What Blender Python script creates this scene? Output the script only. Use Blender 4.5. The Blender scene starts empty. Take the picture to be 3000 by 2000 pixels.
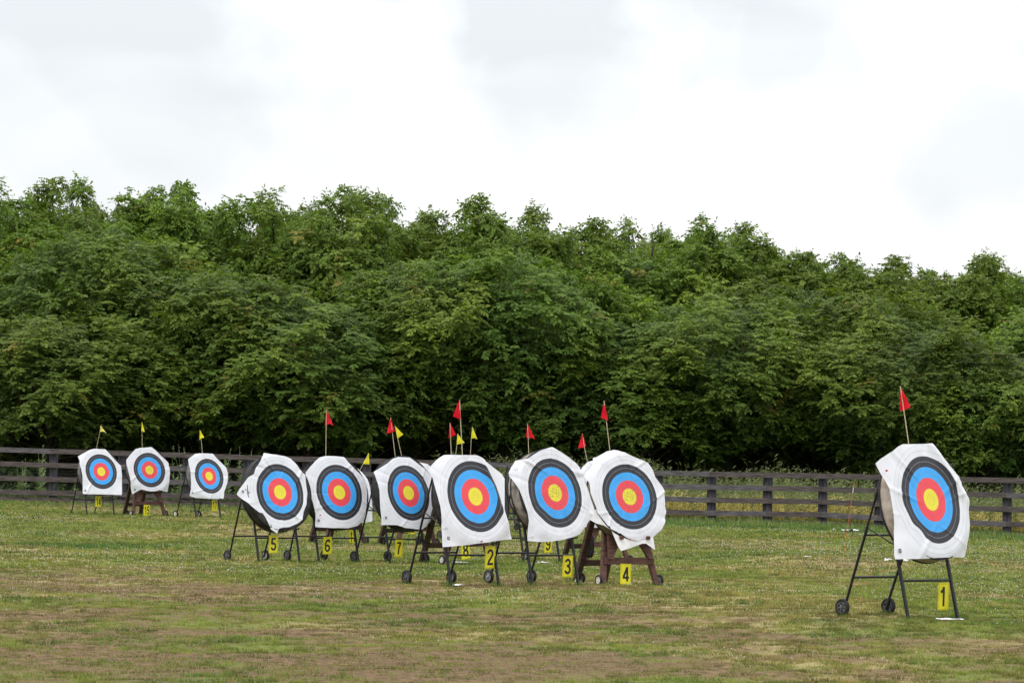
import bpy, math, random
import numpy as np
from mathutils import Vector, Matrix
random.seed(7)
RNG = np.random.default_rng(11)
SC = bpy.context.scene
COL = SC.collection
# ------------------------------------------------------------------ camera frame
F = 9600.0
CAM = np.array([0.0, 0.0, 1.65])
PITCH = math.atan(360 / F); ROLL = math.radians(1.2)
fw = np.array([0, math.cos(PITCH), math.sin(PITCH)])
up0 = np.array([0, -math.sin(PITCH), math.cos(PITCH)]); rt0 = np.array([1.0, 0, 0])
rt = rt0 * math.cos(ROLL) + up0 * math.sin(ROLL)
up = -rt0 * math.sin(ROLL) + up0 * math.cos(ROLL)
def ray(x, y): return fw + (x - 1500) / F * rt - (y - 1000) / F * up
def at(x, y, D): return CAM + D * ray(x, y)
def zz(pts, x0, y0, k): return [(x0 + a / k, y0 + b / k) for a, b in pts]

# ------------------------------------------------------------------ noise helpers (numpy)
class VN:
    def __init__(s, seed): s.t = np.random.default_rng(seed).random((256, 256))
    def __call__(s, x, y):
        xi = np.floor(x).astype(int); yi = np.floor(y).astype(int)
        fx = x - xi; fy = y - yi
        fx = fx * fx * (3 - 2 * fx); fy = fy * fy * (3 - 2 * fy)
        a = s.t[xi % 256, yi % 256]; b = s.t[(xi + 1) % 256, yi % 256]
        c = s.t[xi % 256, (yi + 1) % 256]; d = s.t[(xi + 1) % 256, (yi + 1) % 256]
        return (a * (1 - fx) + b * fx) * (1 - fy) + (c * (1 - fx) + d * fx) * fy
    def fbm(s, x, y, o=4):
        r = 0; a = .5; t = 0
        for i in range(o):
            r = r + a * s(x * 2 ** i + 17.3 * i, y * 2 ** i + 9.1 * i); t += a; a *= .55
        return r / t
def sstep(x, a, b):
    t = np.clip((x - a) / (b - a), 0, 1); return t * t * (3 - 2 * t)

# ------------------------------------------------------------------ ground height
CTRL_PX = [(2725, 1812, 268), (1410, 1716, 218), (1625, 1715, 212), (1845, 1716, 200), (820, 1648, 173), (1000, 1648, 170),
           (1200, 1650, 169), (1370, 1650, 170), (1590, 1650, 162), (1775, 1652, 158), (1040, 1594, 134), (1220, 1597, 136),
           (300, 1510, 107), (435, 1512, 106), (610, 1518, 107), (2468, 1632, 150)]
FBASE = ([-300, 0, 150, 352, 700, 1400, 2081, 2407, 2572, 2948, 3300], [1465, 1468, 1473, 1478, 1484, 1511, 1537, 1543, 1555, 1577, 1590])
FTOP = ([-300, 0, 700, 1120, 1500, 1930, 2570, 2800, 3000, 3300], [1299, 1309, 1332, 1343, 1356, 1379, 1389, 1397, 1400, 1407])
def fD(x): return 98 - 9 * x / 3000
CT = [at(x, y, F / s) for x, y, s in CTRL_PX]
CT += [at(x, np.interp(x, *FBASE), fD(x)) for x in range(-300, 3301, 300)]
CT += [np.array([x, y, 0.0]) for x, y in ((-6, 22), (0, 22), (6, 22), (-6, 34), (0, 34), (8, 26))]
CT += [np.array([p[0] * 1.3, 125.0, p[2]]) for p in CT[16:29:2]]
CT = np.array(CT)
def gz(x, y):
    x = np.asarray(x, float); y = np.asarray(y, float)
    w = 0; v = 0
    for cx, cy, cz in CT:
        k = 1 / (((x - cx) ** 2 + ((y - cy) * .7) ** 2) + 1.5) ** 1.6
        w = w + k; v = v + k * cz
    return v / w

# ------------------------------------------------------------------ materials
def mat(name, rough=.6, col=(.5, .5, .5), spec=.3, metal=0):
    m = bpy.data.materials.new(name); m.use_nodes = True
    b = m.node_tree.nodes['Principled BSDF']
    b.inputs['Base Color'].default_value = (*col, 1); b.inputs['Roughness'].default_value = rough
    b.inputs['Specular IOR Level'].default_value = spec; b.inputs['Metallic'].default_value = metal
    return m
def nd(m, t, **kw):
    n = m.node_tree.nodes.new(t)
    for k, v in kw.items(): setattr(n, k, v)
    return n
def lk(m, a, b): m.node_tree.links.new(a, b)
def noisy(name, c1, c2, scale=8, rough=.7, spec=.2, stretch=(1, 1, 1), metal=0, bump=0, detail=5, lo=.35, hi=.65):
    m = mat(name, rough, c1, spec, metal); b = m.node_tree.nodes['Principled BSDF']
    tc = nd(m, 'ShaderNodeTexCoord'); mp = nd(m, 'ShaderNodeMapping'); mp.inputs['Scale'].default_value = stretch
    no = nd(m, 'ShaderNodeTexNoise'); no.inputs['Scale'].default_value = scale; no.inputs['Detail'].default_value = detail
    rp = nd(m, 'ShaderNodeValToRGB'); rp.color_ramp.elements[0].position = lo; rp.color_ramp.elements[1].position = hi
    rp.color_ramp.elements[0].color = (*c1, 1); rp.color_ramp.elements[1].color = (*c2, 1)
    lk(m, tc.outputs['Object'], mp.inputs['Vector']); lk(m, mp.outputs[0], no.inputs['Vector'])
    lk(m, no.outputs['Fac'], rp.inputs['Fac']); lk(m, rp.outputs[0], b.inputs['Base Color'])
    if bump:
        bp = nd(m, 'ShaderNodeBump'); bp.inputs['Strength'].default_value = bump; bp.inputs['Distance'].default_value = .01
        lk(m, no.outputs['Fac'], bp.inputs['Height']); lk(m, bp.outputs[0], b.inputs['Normal'])
    return m
M = {}
M['tube'] = noisy('black_painted_steel', (.007, .008, .009), (.017, .018, .02), 30, .45, .28)
M['rubber'] = noisy('tyre_rubber', (.012, .012, .013), (.035, .033, .03), 25, .85, .2)
M['hub_dark'] = noisy('dark_plastic_hub', (.07, .073, .08), (.11, .11, .115), 20, .5, .4)
M['hub_grey'] = noisy('grey_hub', (.18, .19, .2), (.3, .3, .3), 20, .5, .4)
M['hub_white'] = noisy('white_hub', (.5, .49, .46), (.7, .69, .66), 15, .5, .4)
M['canvas'] = noisy('tan_canvas', (.24, .20, .165), (.43, .38, .33), 7, .9, .1, bump=.4)
M['canvas_old'] = noisy('weathered_canvas', (.10, .085, .075), (.36, .33, .29), 5, .9, .1, bump=.6, lo=.4, hi=.6)
M['foam'] = noisy('black_foam', (.012, .012, .013), (.035, .034, .036), 8, .7, .25)
M['foam_grey'] = noisy('grey_foam', (.07, .07, .072), (.16, .16, .165), 6, .8, .2)
M['khaki'] = noisy('khaki_canvas', (.10, .09, .055), (.17, .155, .10), 6, .9, .1)
M['wood'] = noisy('stained_timber', (.055, .028, .022), (.125, .066, .054), 9, .75, .2, (1, 1, 6), bump=.3)
M['wood_dark'] = noisy('dark_timber', (.032, .02, .015), (.072, .045, .034), 9, .8, .2, (1, 1, 6), bump=.3)
M['rail'] = noisy('weathered_fence_board', (.030, .024, .023), (.125, .105, .100), 5, .8, .2, (.25, 2, 9), bump=.4, lo=.3, hi=.72)
M['rail_light'] = noisy('grey_fence_board', (.038, .034, .036), (.15, .138, .145), 5, .8, .2, (.25, 2, 9), bump=.4, lo=.3, hi=.75)
M['post'] = noisy('fence_post_wood', (.018, .017, .022), (.065, .060, .075), 6, .8, .2, (3, 3, .6), bump=.4)
M['sleeper'] = noisy('ground_board', (.045, .036, .03), (.14, .115, .10), 6, .9, .1, (.3, 2, 4))
M['wire'] = mat('galvanised_wire', .5, (.10, .10, .105), .4, .6)
M['yellow'] = noisy('yellow_plate', (.60, .55, .010), (.72, .66, .02), 6, .35, .4)
M['ink'] = mat('black_ink', .45, (.012, .012, .012), .35)
M['string'] = mat('string', .8, (.05, .045, .04), .1)
M['bamboo'] = noisy('bamboo_stick', (.38, .31, .20), (.55, .47, .34), 30, .6, .3)
M['pin'] = mat('red_pin', .4, (.42, .02, .02), .4)
M['orange'] = mat('orange_rod', .6, (.45, .11, .05), .3)
M['white'] = noisy('white_litter', (.5, .52, .55), (.75, .75, .76), 20, .5, .3)
M['bag'] = noisy('black_cloth', (.008, .008, .009), (.02, .02, .022), 30, .9, .1)
M['bark'] = noisy('tree_bark', (.022, .018, .014), (.07, .06, .05), 8, .9, .1, (3, 3, .6))
def cloth(name, c):
    m = mat(name, .75, c, .15); b = m.node_tree.nodes['Principled BSDF']
    tr = nd(m, 'ShaderNodeBsdfTranslucent'); tr.inputs['Color'].default_value = (*c, 1)
    mx = nd(m, 'ShaderNodeMixShader'); mx.inputs[0].default_value = .4
    lk(m, b.outputs[0], mx.inputs[1]); lk(m, tr.outputs[0], mx.inputs[2])
    lk(m, mx.outputs[0], m.node_tree.nodes['Material Output'].inputs['Surface']); return m
M['red_flag'] = cloth('red_flag_cloth', (.62, .012, .028)); M['yellow_flag'] = cloth('yellow_flag_cloth', (.75, .68, .04))
M['pale_flag'] = cloth('faded_yellow_cloth', (.75, .68, .16))

def attr_leaf(name, trans=.3, rough=.5, spec=.35):
    m = mat(name, rough, (.1, .1, .1), spec); b = m.node_tree.nodes['Principled BSDF']
    at_ = nd(m, 'ShaderNodeAttribute', attribute_name='Col')
    oi = nd(m, 'ShaderNodeObjectInfo'); hs = nd(m, 'ShaderNodeHueSaturation')
    mr = nd(m, 'ShaderNodeMapRange'); mr.inputs[3].default_value = .88; mr.inputs[4].default_value = 1.14
    mh = nd(m, 'ShaderNodeMapRange'); mh.inputs[3].default_value = .490; mh.inputs[4].default_value = .503
    lk(m, oi.outputs['Random'], mr.inputs[0]); lk(m, oi.outputs['Random'], mh.inputs[0])
    lk(m, mr.outputs[0], hs.inputs['Value']); lk(m, mh.outputs[0], hs.inputs['Hue'])
    lk(m, at_.outputs['Color'], hs.inputs['Color']); lk(m, hs.outputs[0], b.inputs['Base Color'])
    if trans:
        tr = nd(m, 'ShaderNodeBsdfTranslucent'); mx = nd(m, 'ShaderNodeMixShader'); mx.inputs[0].default_value = trans
        ml = nd(m, 'ShaderNodeMix', data_type='RGBA', blend_type='MULTIPLY'); ml.inputs[0].default_value = 1
        ml.inputs[7].default_value = (1.25, 1.35, .6, 1)
        lk(m, hs.outputs[0], ml.inputs[6]); lk(m, ml.outputs[2], tr.inputs['Color'])
        lk(m, b.outputs[0], mx.inputs[1]); lk(m, tr.outputs[0], mx.inputs[2])
        lk(m, mx.outputs[0], m.node_tree.nodes['Material Output'].inputs['Surface'])
    return m
M['leaf'] = attr_leaf('walnut_leaf', .34, .55, .14)
M['blade'] = attr_leaf('grass_blade', .25, .6, .2)

def face_material(name, worn):
    m = mat(name, .5, (.8, .8, .8), .3); b = m.node_tree.nodes['Principled BSDF']
    uv = nd(m, 'ShaderNodeUVMap', uv_map='UVMap')
    ln = nd(m, 'ShaderNodeVectorMath', operation='LENGTH'); lk(m, uv.outputs[0], ln.inputs[0])
    def math_(op, a, b_=None, c=None):
        n = nd(m, 'ShaderNodeMath', operation=op)
        for i, v in enumerate((a, b_, c)):
            if v is None: continue
            if isinstance(v, (int, float)): n.inputs[i].default_value = v
            else: lk(m, v, n.inputs[i])
        return n.outputs[0]
    r = ln.outputs['Value']
    rp = nd(m, 'ShaderNodeValToRGB'); cr = rp.color_ramp; cr.interpolation = 'CONSTANT'
    W = (.69, .705, .765); K = (.028, .030, .040); B = (.045, .35, .82); R = (.76, .066, .088); Y = (.74, .65, .045)
    cols = [(0, Y), (.122, R), (.244, B), (.366, K), (.488, W)]
    cr.elements[0].color = (*Y, 1); cr.elements[1].position = .122; cr.elements[1].color = (*R, 1)
    for p, c in cols[2:]:
        e = cr.elements.new(p); e.color = (*c, 1)
    lk(m, r, rp.inputs[0])
    f = math_('FRACT', math_('ADD', math_('DIVIDE', r, .061), .5))
    d = math_('MULTIPLY', math_('ABSOLUTE', math_('SUBTRACT', f, .5)), .061)
    line = math_('MULTIPLY', math_('LESS_THAN', d, .0022), math_('LESS_THAN', r, .613))
    xr = math_('LESS_THAN', math_('ABSOLUTE', math_('SUBTRACT', r, .0305)), .002)
    line = math_('MAXIMUM', line, xr)
    inblack = math_('MULTIPLY', math_('GREATER_THAN', r, .37), math_('LESS_THAN', r, .484))
    lc = nd(m, 'ShaderNodeMix', data_type='RGBA'); lc.inputs[6].default_value = (.12, .12, .14, 1); lc.inputs[7].default_value = (.6, .6, .62, 1)
    lk(m, inblack, lc.inputs[0])
    mx = nd(m, 'ShaderNodeMix', data_type='RGBA'); lk(m, math_('MULTIPLY', line, .42), mx.inputs[0])
    lk(m, rp.outputs[0], mx.inputs[6]); lk(m, lc.outputs[2], mx.inputs[7])
    # fine dirt and (on worn faces) arrow holes, denser towards the middle
    no = nd(m, 'ShaderNodeTexNoise'); no.inputs['Scale'].default_value = 6; no.inputs['Detail'].default_value = 6
    lk(m, uv.outputs[0], no.inputs['Vector'])
    dirt_mr = nd(m, 'ShaderNodeMapRange'); dirt_mr.inputs[1].default_value = .3; dirt_mr.inputs[2].default_value = .7
    dirt_mr.inputs[3].default_value = .86 if worn else .93; dirt_mr.inputs[4].default_value = 1.03
    lk(m, no.outputs['Fac'], dirt_mr.inputs[0])
    m2 = nd(m, 'ShaderNodeVectorMath', operation='SCALE'); lk(m, mx.outputs[2], m2.inputs[0]); lk(m, dirt_mr.outputs[0], m2.inputs['Scale'])
    out = m2.outputs[0]
    n2 = nd(m, 'ShaderNodeTexNoise'); n2.inputs['Scale'].default_value = 52 if worn else 50; n2.inputs['Detail'].default_value = 2
    lk(m, uv.outputs[0], n2.inputs['Vector'])
    thr = math_('ADD', math_('MULTIPLY', r, .30 if worn else .10), .555 if worn else .68)
    hole = math_('GREATER_THAN', n2.outputs['Fac'], thr)
    m3 = nd(m, 'ShaderNodeMix', data_type='RGBA'); lk(m, math_('MULTIPLY', hole, .75), m3.inputs[0])
    lk(m, out, m3.inputs[6]); m3.inputs[7].default_value = (.09, .08, .06, 1)
    lk(m, m3.outputs[2], b.inputs['Base Color'])
    tr = nd(m, 'ShaderNodeBsdfTranslucent'); ms = nd(m, 'ShaderNodeMixShader'); ms.inputs[0].default_value = .08
    lk(m, m3.outputs[2], tr.inputs['Color']); lk(m, b.outputs[0], ms.inputs[1]); lk(m, tr.outputs[0], ms.inputs[2])
    lk(m, ms.outputs[0], m.node_tree.nodes['Material Output'].inputs['Surface'])
    return m
M['face'] = face_material('printed_face_paper', False); M['face_worn'] = face_material('worn_face_paper', True)
M['paper'] = noisy('plain_face_paper', (.55, .55, .56), (.70, .70, .72), 5, .6, .2)

# ------------------------------------------------------------------ mesh builder
class MB:
    def __init__(s): s.v = []; s.f = []; s.mi = []
    def add(s, vs, fs, mi=0):
        o = len(s.v); s.v += [tuple(map(float, p)) for p in vs]
        s.f += [tuple(i + o for i in f) for f in fs]; s.mi += [mi] * len(fs)
    def bar(s, a, b, w, h=None, upv=(0, 0, 1), ch=.15, mi=0):
        """rectangular bar from a to b, section w x h with chamfered edges"""
        h = h or w; a = Vector(a); b = Vector(b); d = (b - a).normalized(); u = Vector(upv)
        if abs(d.dot(u)) > .98: u = Vector((0, 1, 0))
        x = d.cross(u).normalized(); y = x.cross(d)
        c = min(w, h) * ch; sec = []
        for sx, sy in ((1, 1), (-1, 1), (-1, -1), (1, -1)):
            p1 = (sx * (w / 2 - c), sy * h / 2); p2 = (sx * w / 2, sy * (h / 2 - c))
            sec += [p2, p1] if sx * sy > 0 else [p1, p2]
        n = len(sec); vs = [a + x * p + y * q for p, q in sec] + [b + x * p + y * q for p, q in sec]
        fs = [(i, (i + 1) % n, n + (i + 1) % n, n + i) for i in range(n)] + [tuple(range(n))[::-1], tuple(range(n, 2 * n))]
        s.add(vs, fs, mi)
    def tube(s, pts, r, n=10, caps=True, mi=0):
        pts = [Vector(p) for p in pts]; rs = r if isinstance(r, (list, tuple)) else [r] * len(pts)
        vs = []; prev = None
        for i, p in enumerate(pts):
            d = (pts[min(i + 1, len(pts) - 1)] - pts[max(i - 1, 0)]).normalized()
            u = Vector((0, 0, 1)) if abs(d.z) < .9 else Vector((1, 0, 0))
            if prev is not None: u = prev
            x = (u - d * u.dot(d)).normalized(); y = d.cross(x); prev = x
            vs += [p + (x * math.cos(2 * math.pi * k / n) + y * math.sin(2 * math.pi * k / n)) * rs[i] for k in range(n)]
        fs = [(i * n + k, i * n + (k + 1) % n, (i + 1) * n + (k + 1) % n, (i + 1) * n + k) for i in range(len(pts) - 1) for k in range(n)]
        if caps: fs += [tuple(range(n))[::-1], tuple(range((len(pts) - 1) * n, len(pts) * n))]
        s.add(vs, fs, mi)
    def prism(s, poly, o, ux, uy, t, mi=0):
        o = Vector(o); ux = Vector(ux); uy = Vector(uy); nn = ux.cross(uy).normalized() * t; n = len(poly)
        a = [o + ux * p + uy * q for p, q in poly]; vs = a + [p + nn for p in a]
        s.add(vs, [tuple(range(n))[::-1], tuple(range(n, 2 * n))] + [(i, (i + 1) % n, n + (i + 1) % n, n + i) for i in range(n)], mi)
    def lathe(s, prof, o, ax, n=48, mis=None):
        """prof: list of (radius, offset along axis)"""
        o = Vector(o); ax = Vector(ax).normalized(); u = Vector((0, 0, 1)) if abs(ax.z) < .9 else Vector((1, 0, 0))
        x = ax.cross(u).normalized(); y = ax.cross(x); b = len(s.v)
        for r, h in prof:
            s.v += [tuple(o + ax * h + (x * math.cos(2 * math.pi * k / n) + y * math.sin(2 * math.pi * k / n)) * r) for k in range(n)]
        for i in range(len(prof) - 1):
            for k in range(n):
                s.f.append((b + i * n + k, b + i * n + (k + 1) % n, b + (i + 1) * n + (k + 1) % n, b + (i + 1) * n + k)); s.mi.append(mis[i] if mis else 0)
    def mesh(s, name, mats, smooth=False):
        me = bpy.data.meshes.new(name); me.from_pydata(s.v, [], s.f)
        for m in (mats if isinstance(mats, (list, tuple)) else [mats]): me.materials.append(m)
        me.polygons.foreach_set('material_index', s.mi)
        if smooth: me.shade_smooth() if smooth is True else None
        me.update(); 
        if isinstance(smooth, float): me.shade_smooth(); me.set_sharp_from_angle(angle=smooth)
        return me
def link(name, me, parent=None, loc=None):
    o = bpy.data.objects.new(name, me); COL.objects.link(o)
    if parent: o.parent = parent
    if loc is not None: o.location = loc
    return o
def tag(o, label=None, cat=None, group=None, kind=None):
    if label: o['label'] = label
    if cat: o['category'] = cat
    if group: o['group'] = group
    if kind: o['kind'] = kind
    return o
def empty(name, loc, rz=0):
    o = link(name, None, None, loc); o.rotation_euler = (0, 0, rz); o.empty_display_size = .1; return o
def np_mesh(name, V, Fq, mats, col=None, corners=None):
    """fast mesh: V (n,3), Fq (m,k) uniform polygon size"""
    me = bpy.data.meshes.new(name); n = len(V); m, k = Fq.shape
    me.vertices.add(n); me.vertices.foreach_set('co', V.astype(np.float32).ravel())
    me.loops.add(m * k); me.loops.foreach_set('vertex_index', Fq.astype(np.int32).ravel())
    me.polygons.add(m); me.polygons.foreach_set('loop_start', np.arange(0, m * k, k, dtype=np.int32))
    me.update(calc_edges=True)
    for q in (mats if isinstance(mats, (list, tuple)) else [mats]): me.materials.append(q)
    if col is not None:
        a = me.color_attributes.new('Col', 'FLOAT_COLOR', 'POINT')
        c4 = np.ones((n, 4), np.float32); c4[:, :3] = col; a.data.foreach_set('color', c4.ravel())
    return me

# ================================================================== TARGETS
TILT = math.radians(14); ST, CTt = math.sin(TILT), math.cos(TILT)
TH = .21; RB = .625
Vv = Vector((0, ST, CTt)); Nn = Vector((0, -CTt, ST)); Uu = Vector((1, 0, 0))
FOFF = .25      # face plane stands this far in front of the leg plane

def wheel_meshes(hubmat, nm):
    w = MB(); r = .088
    w.lathe([(.056, -.018), (.074, -.024), (.081, -.018), (r, -.006), (r, .006), (.081, .018), (.074, .024), (.056, .018), (.056, -.018)], (0, 0, 0), (1, 0, 0), 28)
    tm = w.mesh(nm + '_tyre', M['rubber'], .7)
    h = MB(); h.lathe([(.0565, -.016), (.0565, .016), (.048, .018), (.048, -.018), (.0565, -.016)], (0, 0, 0), (1, 0, 0), 28)
    h.lathe([(.001, -.026), (.014, -.026), (.017, -.018), (.017, .018), (.014, .026), (.001, .026)], (0, 0, 0), (1, 0, 0), 14)
    for k in range(6):
        a = 2 * math.pi * k / 6; d = Vector((0, math.cos(a), math.sin(a)))
        h.bar(d * .012, d * .050, .016, .024, (1, 0, 0))
    h.lathe([(.001, -.004), (.046, -.004), (.046, .004), (.001, .004)], (0, 0, 0), (1, 0, 0), 20, [1, 1, 1] if nm == 'dark' else [0, 0, 0])
    return tm, h.mesh(nm + '_hub', [hubmat, M['rubber']], .6)
WH = {k: wheel_meshes(M['hub_' + k], k) for k in ('dark', 'grey', 'white')}
def add_wheel(root, loc, kind, label=None, s=1):
    w = link('wheel', WH[kind][0], root, loc); h = link('hub', WH[kind][1], w)
    w.rotation_euler = (random.random() * 6, 0, 0); w.scale = (s, s, s)
    if label: w['label'] = label
    return w

# --- metal stand (feet line at local y = Y0, so that the face centre stands over the root)
def metal_stand(hc):
    y0 = -(hc * ST / CTt) + FOFF / CTt     # leg plane position at ground
    P = lambda x, z, fr=True: None
    zt = 1.56; yt = y0 + zt * ST / CTt; yb = y0 + .96
    out = []
    front = lambda sx, z: Vector((sx * .425, y0 + z * ST / CTt, z))
    rear = lambda sx, z: Vector((sx * (.36 + .03 * z), yb + (yt + .03 - yb) * (z - .08) / (zt - .08), z))
    for sx in (-1, 1):
        m = MB(); m.bar(front(sx, -.01), front(sx, zt + .05), .034, .034, (0, 1, 0)); out.append(('leg', m))
        m = MB(); m.tube([rear(sx, .06), rear(sx, .95)], .016, 12); m.tube([rear(sx, .93), rear(sx, zt)], .0125, 10)
        m.tube([rear(sx, .93), rear(sx, .96)], .0185, 12); out.append(('leg', m))
        m = MB(); m.tube([rear(sx, .98), front(sx, .80)], .009, 8); m.lathe([(.001, -.02), (.012, -.02), (.012, .02), (.001, .02)], rear(sx, .98), (1, 0, 0), 8); out.append(('side_brace', m))
        m = MB(); a = front(sx * .9, hc - .64); m.bar(a + Vector((0, .0, 0)), a + Nn * .17 + Vector((0, 0, -.01)), .03, .02); out.append(('support_bracket', m))
    m = MB(); m.tube([front(-1, .42), front(1, .42)], .0135, 10); out.append(('crossbar', m))
    m = MB(); m.tube([front(-1, zt), front(1, zt)], .0135, 10); out.append(('crossbar', m))
    m = MB(); m.tube([rear(-1, .43), rear(1, .43)], .0145, 10); out.append(('crossbar', m))
    m = MB(); m.tube([rear(-1, .90), rear(1, .90)], .012, 10); out.append(('crossbar', m))
    res = [(n, q.mesh('steel_' + n, M['tube'], .6)) for n, q in out]
    wh = [rear(-1, .083) + Vector((-.036, 0, 0)), rear(1, .083) + Vector((.036, 0, 0))]
    return res, wh, y0
def wood_stand(hc):
    y0 = -(hc * ST / CTt) + FOFF / CTt
    yb = y0 + 1.02; out = []
    front = lambda sx, z: Vector((sx * (.49 - .20 * z), y0 + z * ST / CTt, z))
    rear = lambda sx, z: Vector((sx * (.25 - .02 * z), yb + (y0 + 1.5 * ST / CTt + .08 - yb) * z / 1.5, z))
    for sx in (-1, 1):
        m = MB(); m.bar(front(sx, 0), front(sx, 1.5), .085, .06, (0, 1, 0), .08); out.append(('leg', m, 'wood'))
        m = MB(); m.bar(rear(sx, 0), rear(sx, 1.48), .095, .07, (0, 1, 0), .08); out.append(('leg', m, 'wood_dark'))
        m = MB(); y = Vector((0, ST / CTt, 1))
        poly = [(.40, .38), (.36, .74), (.12, .78), (.125, .70), (.33, .38)]
        m.prism([(sx * a, b) for a, b in poly], (0, y0 - .075, 0), (1, 0, 0), y, .045); out.append(('gusset', m, 'wood'))
        m = MB(); m.bar(Vector((sx * .24, y0 + .17, .74)), Vector((sx * .24, y0 - .12, .70)), .05, .05); out.append(('support_bracket', m, 'wood'))
    m = MB(); a = front(-.85, .36); b = front(.85, .36)
    m.bar(Vector((-.44, a.y - .06, .36)), Vector((.44, a.y - .06, .36)), .04, .10, (0, 0, 1), .1)
    for sx in (-1, 1):
        for dz in (-.025, .025): m.lathe([(.0005, 0), (.009, 0), (.009, .006), (.0005, .008)], (sx * .40, a.y - .081, .36 + dz), (0, -1, 0), 8)
    out.append(('crossbar', m, 'wood'))
    m = MB(); m.bar(rear(-1, .30), rear(1, .30), .04, .09, (0, 0, 1), .1); out.append(('crossbar', m, 'wood_dark'))
    res = [(n, q.mesh('timber_' + n, M[k], .5)) for n, q, k in out]
    wh = [front(-1, .08) + Vector((-.075, 0, 0)), front(1, .08) + Vector((.075, 0, 0))]
    wh += [rear(-1, .07) + Vector((.08, 0, 0))]
    return res, wh, y0

def butt_mesh(kind, r, seed):
    rm = {'canvas': 'canvas', 'old': 'canvas_old', 'foam': 'foam', 'grey': 'foam_grey', 'khaki': 'khaki'}[kind]
    m = MB(); c = Vector((0, 0, 0))
    prof = [(.001, .0), (r * .6, 0), (r - .02, 0), (r - .004, -.008), (r, -.03), (r + .004, -TH * .5), (r, -TH + .03), (r - .006, -TH + .006), (r - .03, -TH), (.001, -TH)]
    m.lathe(prof, c, Nn, 72, [1, 1, 1, 1, 0, 0, 0, 1, 1])
    rg = VN(seed)
    vs = []
    for v in m.v:
        p = Vector(v); a = math.atan2(p.dot(Vv), p.x); k = 1 + .018 * (float(rg(np.array([3 + 2.2 * math.cos(a)]), np.array([3 + 2.2 * math.sin(a)]))[0]) - .5)
        vs.append((p.x * k, p.y, p.z * k))
    m.v = vs
    return m.mesh('butt_' + kind, [M[rm], M['foam']], .9)
def band_mesh(r):
    m = MB()
    for o in (-.012, -TH + .012):
        m.lathe([(r + .001, o - .012), (r + .011, o - .010), (r + .011, o + .010), (r + .001, o + .012)], (0, 0, 0), Nn, 72)
    return m.mesh('edge_band', M['foam'], .8)

def paper_mesh(poly_uv, seed, mat_, crease=None, warp=None, amp=.011):
    """poly_uv: outline in the face plane (metres), star-shaped about the middle"""
    rg = np.random.default_rng(seed); vn = VN(seed)
    P = np.array(poly_uv); n = len(P)
    NA, NR = 180, 34
    th = np.linspace(-math.pi, math.pi, NA, endpoint=False); R = np.zeros(NA)
    for i, t in enumerate(th):
        d = np.array([math.cos(t), math.sin(t)]); best = 0
        for j in range(n):
            a = P[j]; e = P[(j + 1) % n] - a
            den = d[0] * e[1] - d[1] * e[0]
            if abs(den) < 1e-9: continue
            s_ = (a[0] * e[1] - a[1] * e[0]) / den; q = (a[0] * d[1] - a[1] * d[0]) / den
            if s_ > 0 and -1e-6 <= q <= 1 + 1e-6: best = max(best, s_)
        R[i] = best
    k = (np.arange(NR + 1) / NR)
    u = np.outer(k, R * np.cos(th)); v = np.outer(k, R * np.sin(th)); rr = np.hypot(u, v)
    amp = amp * 1.35; w = amp * 1.5 * (vn.fbm(u * 2.5 + 9, v * 2.5 + 9, 3) - .5) * sstep(rr, .1, .5)
    for _ in range(13):                                   # pulled wrinkles running in from the pins
        a = rg.uniform(-math.pi, math.pi); l = rg.uniform(.3, .55); wd = rg.uniform(.009, .026)
        ca, sa = math.cos(a), math.sin(a); px_, py_ = ca * l, sa * l; b = a + rg.uniform(-.9, .9)
        s1 = (u - px_) * math.cos(b) + (v - py_) * math.sin(b); s2 = -(u - px_) * math.sin(b) + (v - py_) * math.cos(b)
        w = w + rg.choice([-.6, 1]) * amp * rg.uniform(.4, 1) * np.exp(-(s2 / wd) ** 2) * sstep(s1, -.25, .1)
    edge = sstep(rr, .60, .80)
    fl = vn(np.cos(np.arctan2(v, u)) * 1.6 + 5, np.sin(np.arctan2(v, u)) * 1.6 + 5)
    w = w - edge * (.11 * (fl - .25))
    uu, vv = u.copy(), v.copy()
    if warp:
        for (wx, wy, dx, dy, sg) in warp:
            g = np.exp(-((u - wx) ** 2 + (v - wy) ** 2) / sg ** 2); uu = uu + dx * g; vv = vv + dy * g; w = w - .35 * math.hypot(dx, dy) * g
    if crease:
        for (ax, ay, bx, by, fac) in crease:
            L = math.hypot(bx - ax, by - ay); tx, ty = (bx - ax) / L, (by - ay) / L; nx, ny = ty, -tx
            if ax * nx + ay * ny < 0: nx, ny = -nx, -ny
            d = np.clip((u - ax) * nx + (v - ay) * ny, 0, None)
            uu = uu + nx * d * fac; vv = vv + ny * d * fac; w = w + .03 * np.exp(-(((u - ax) * nx + (v - ay) * ny) / .06) ** 2) * sstep(rr, .1, .4) - d * .25
    w = w + .010
    w = np.where(rr < .64, np.maximum(w, .004), w)
    V = np.stack([u, -w * CTt + v * ST, w * ST + v * CTt], -1).reshape(-1, 3)
    fs = []
    for i in range(NR):
        a0 = i * NA; a1 = (i + 1) * NA; j = np.arange(NA); j2 = (j + 1) % NA
        fs.append(np.stack([a0 + j, a1 + j, a1 + j2, a0 + j2], -1))
    fs = np.concatenate(fs)
    me = np_mesh('target_face', V, fs, mat_)
    uvl = me.uv_layers.new(name='UVMap'); UV = np.stack([uu.ravel(), vv.ravel()], -1)[fs.ravel()]
    uvl.data.foreach_set('uv', UV.astype(np.float32).ravel()); me.shade_smooth()
    return me, (lambda a, b: (a, b))
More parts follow.
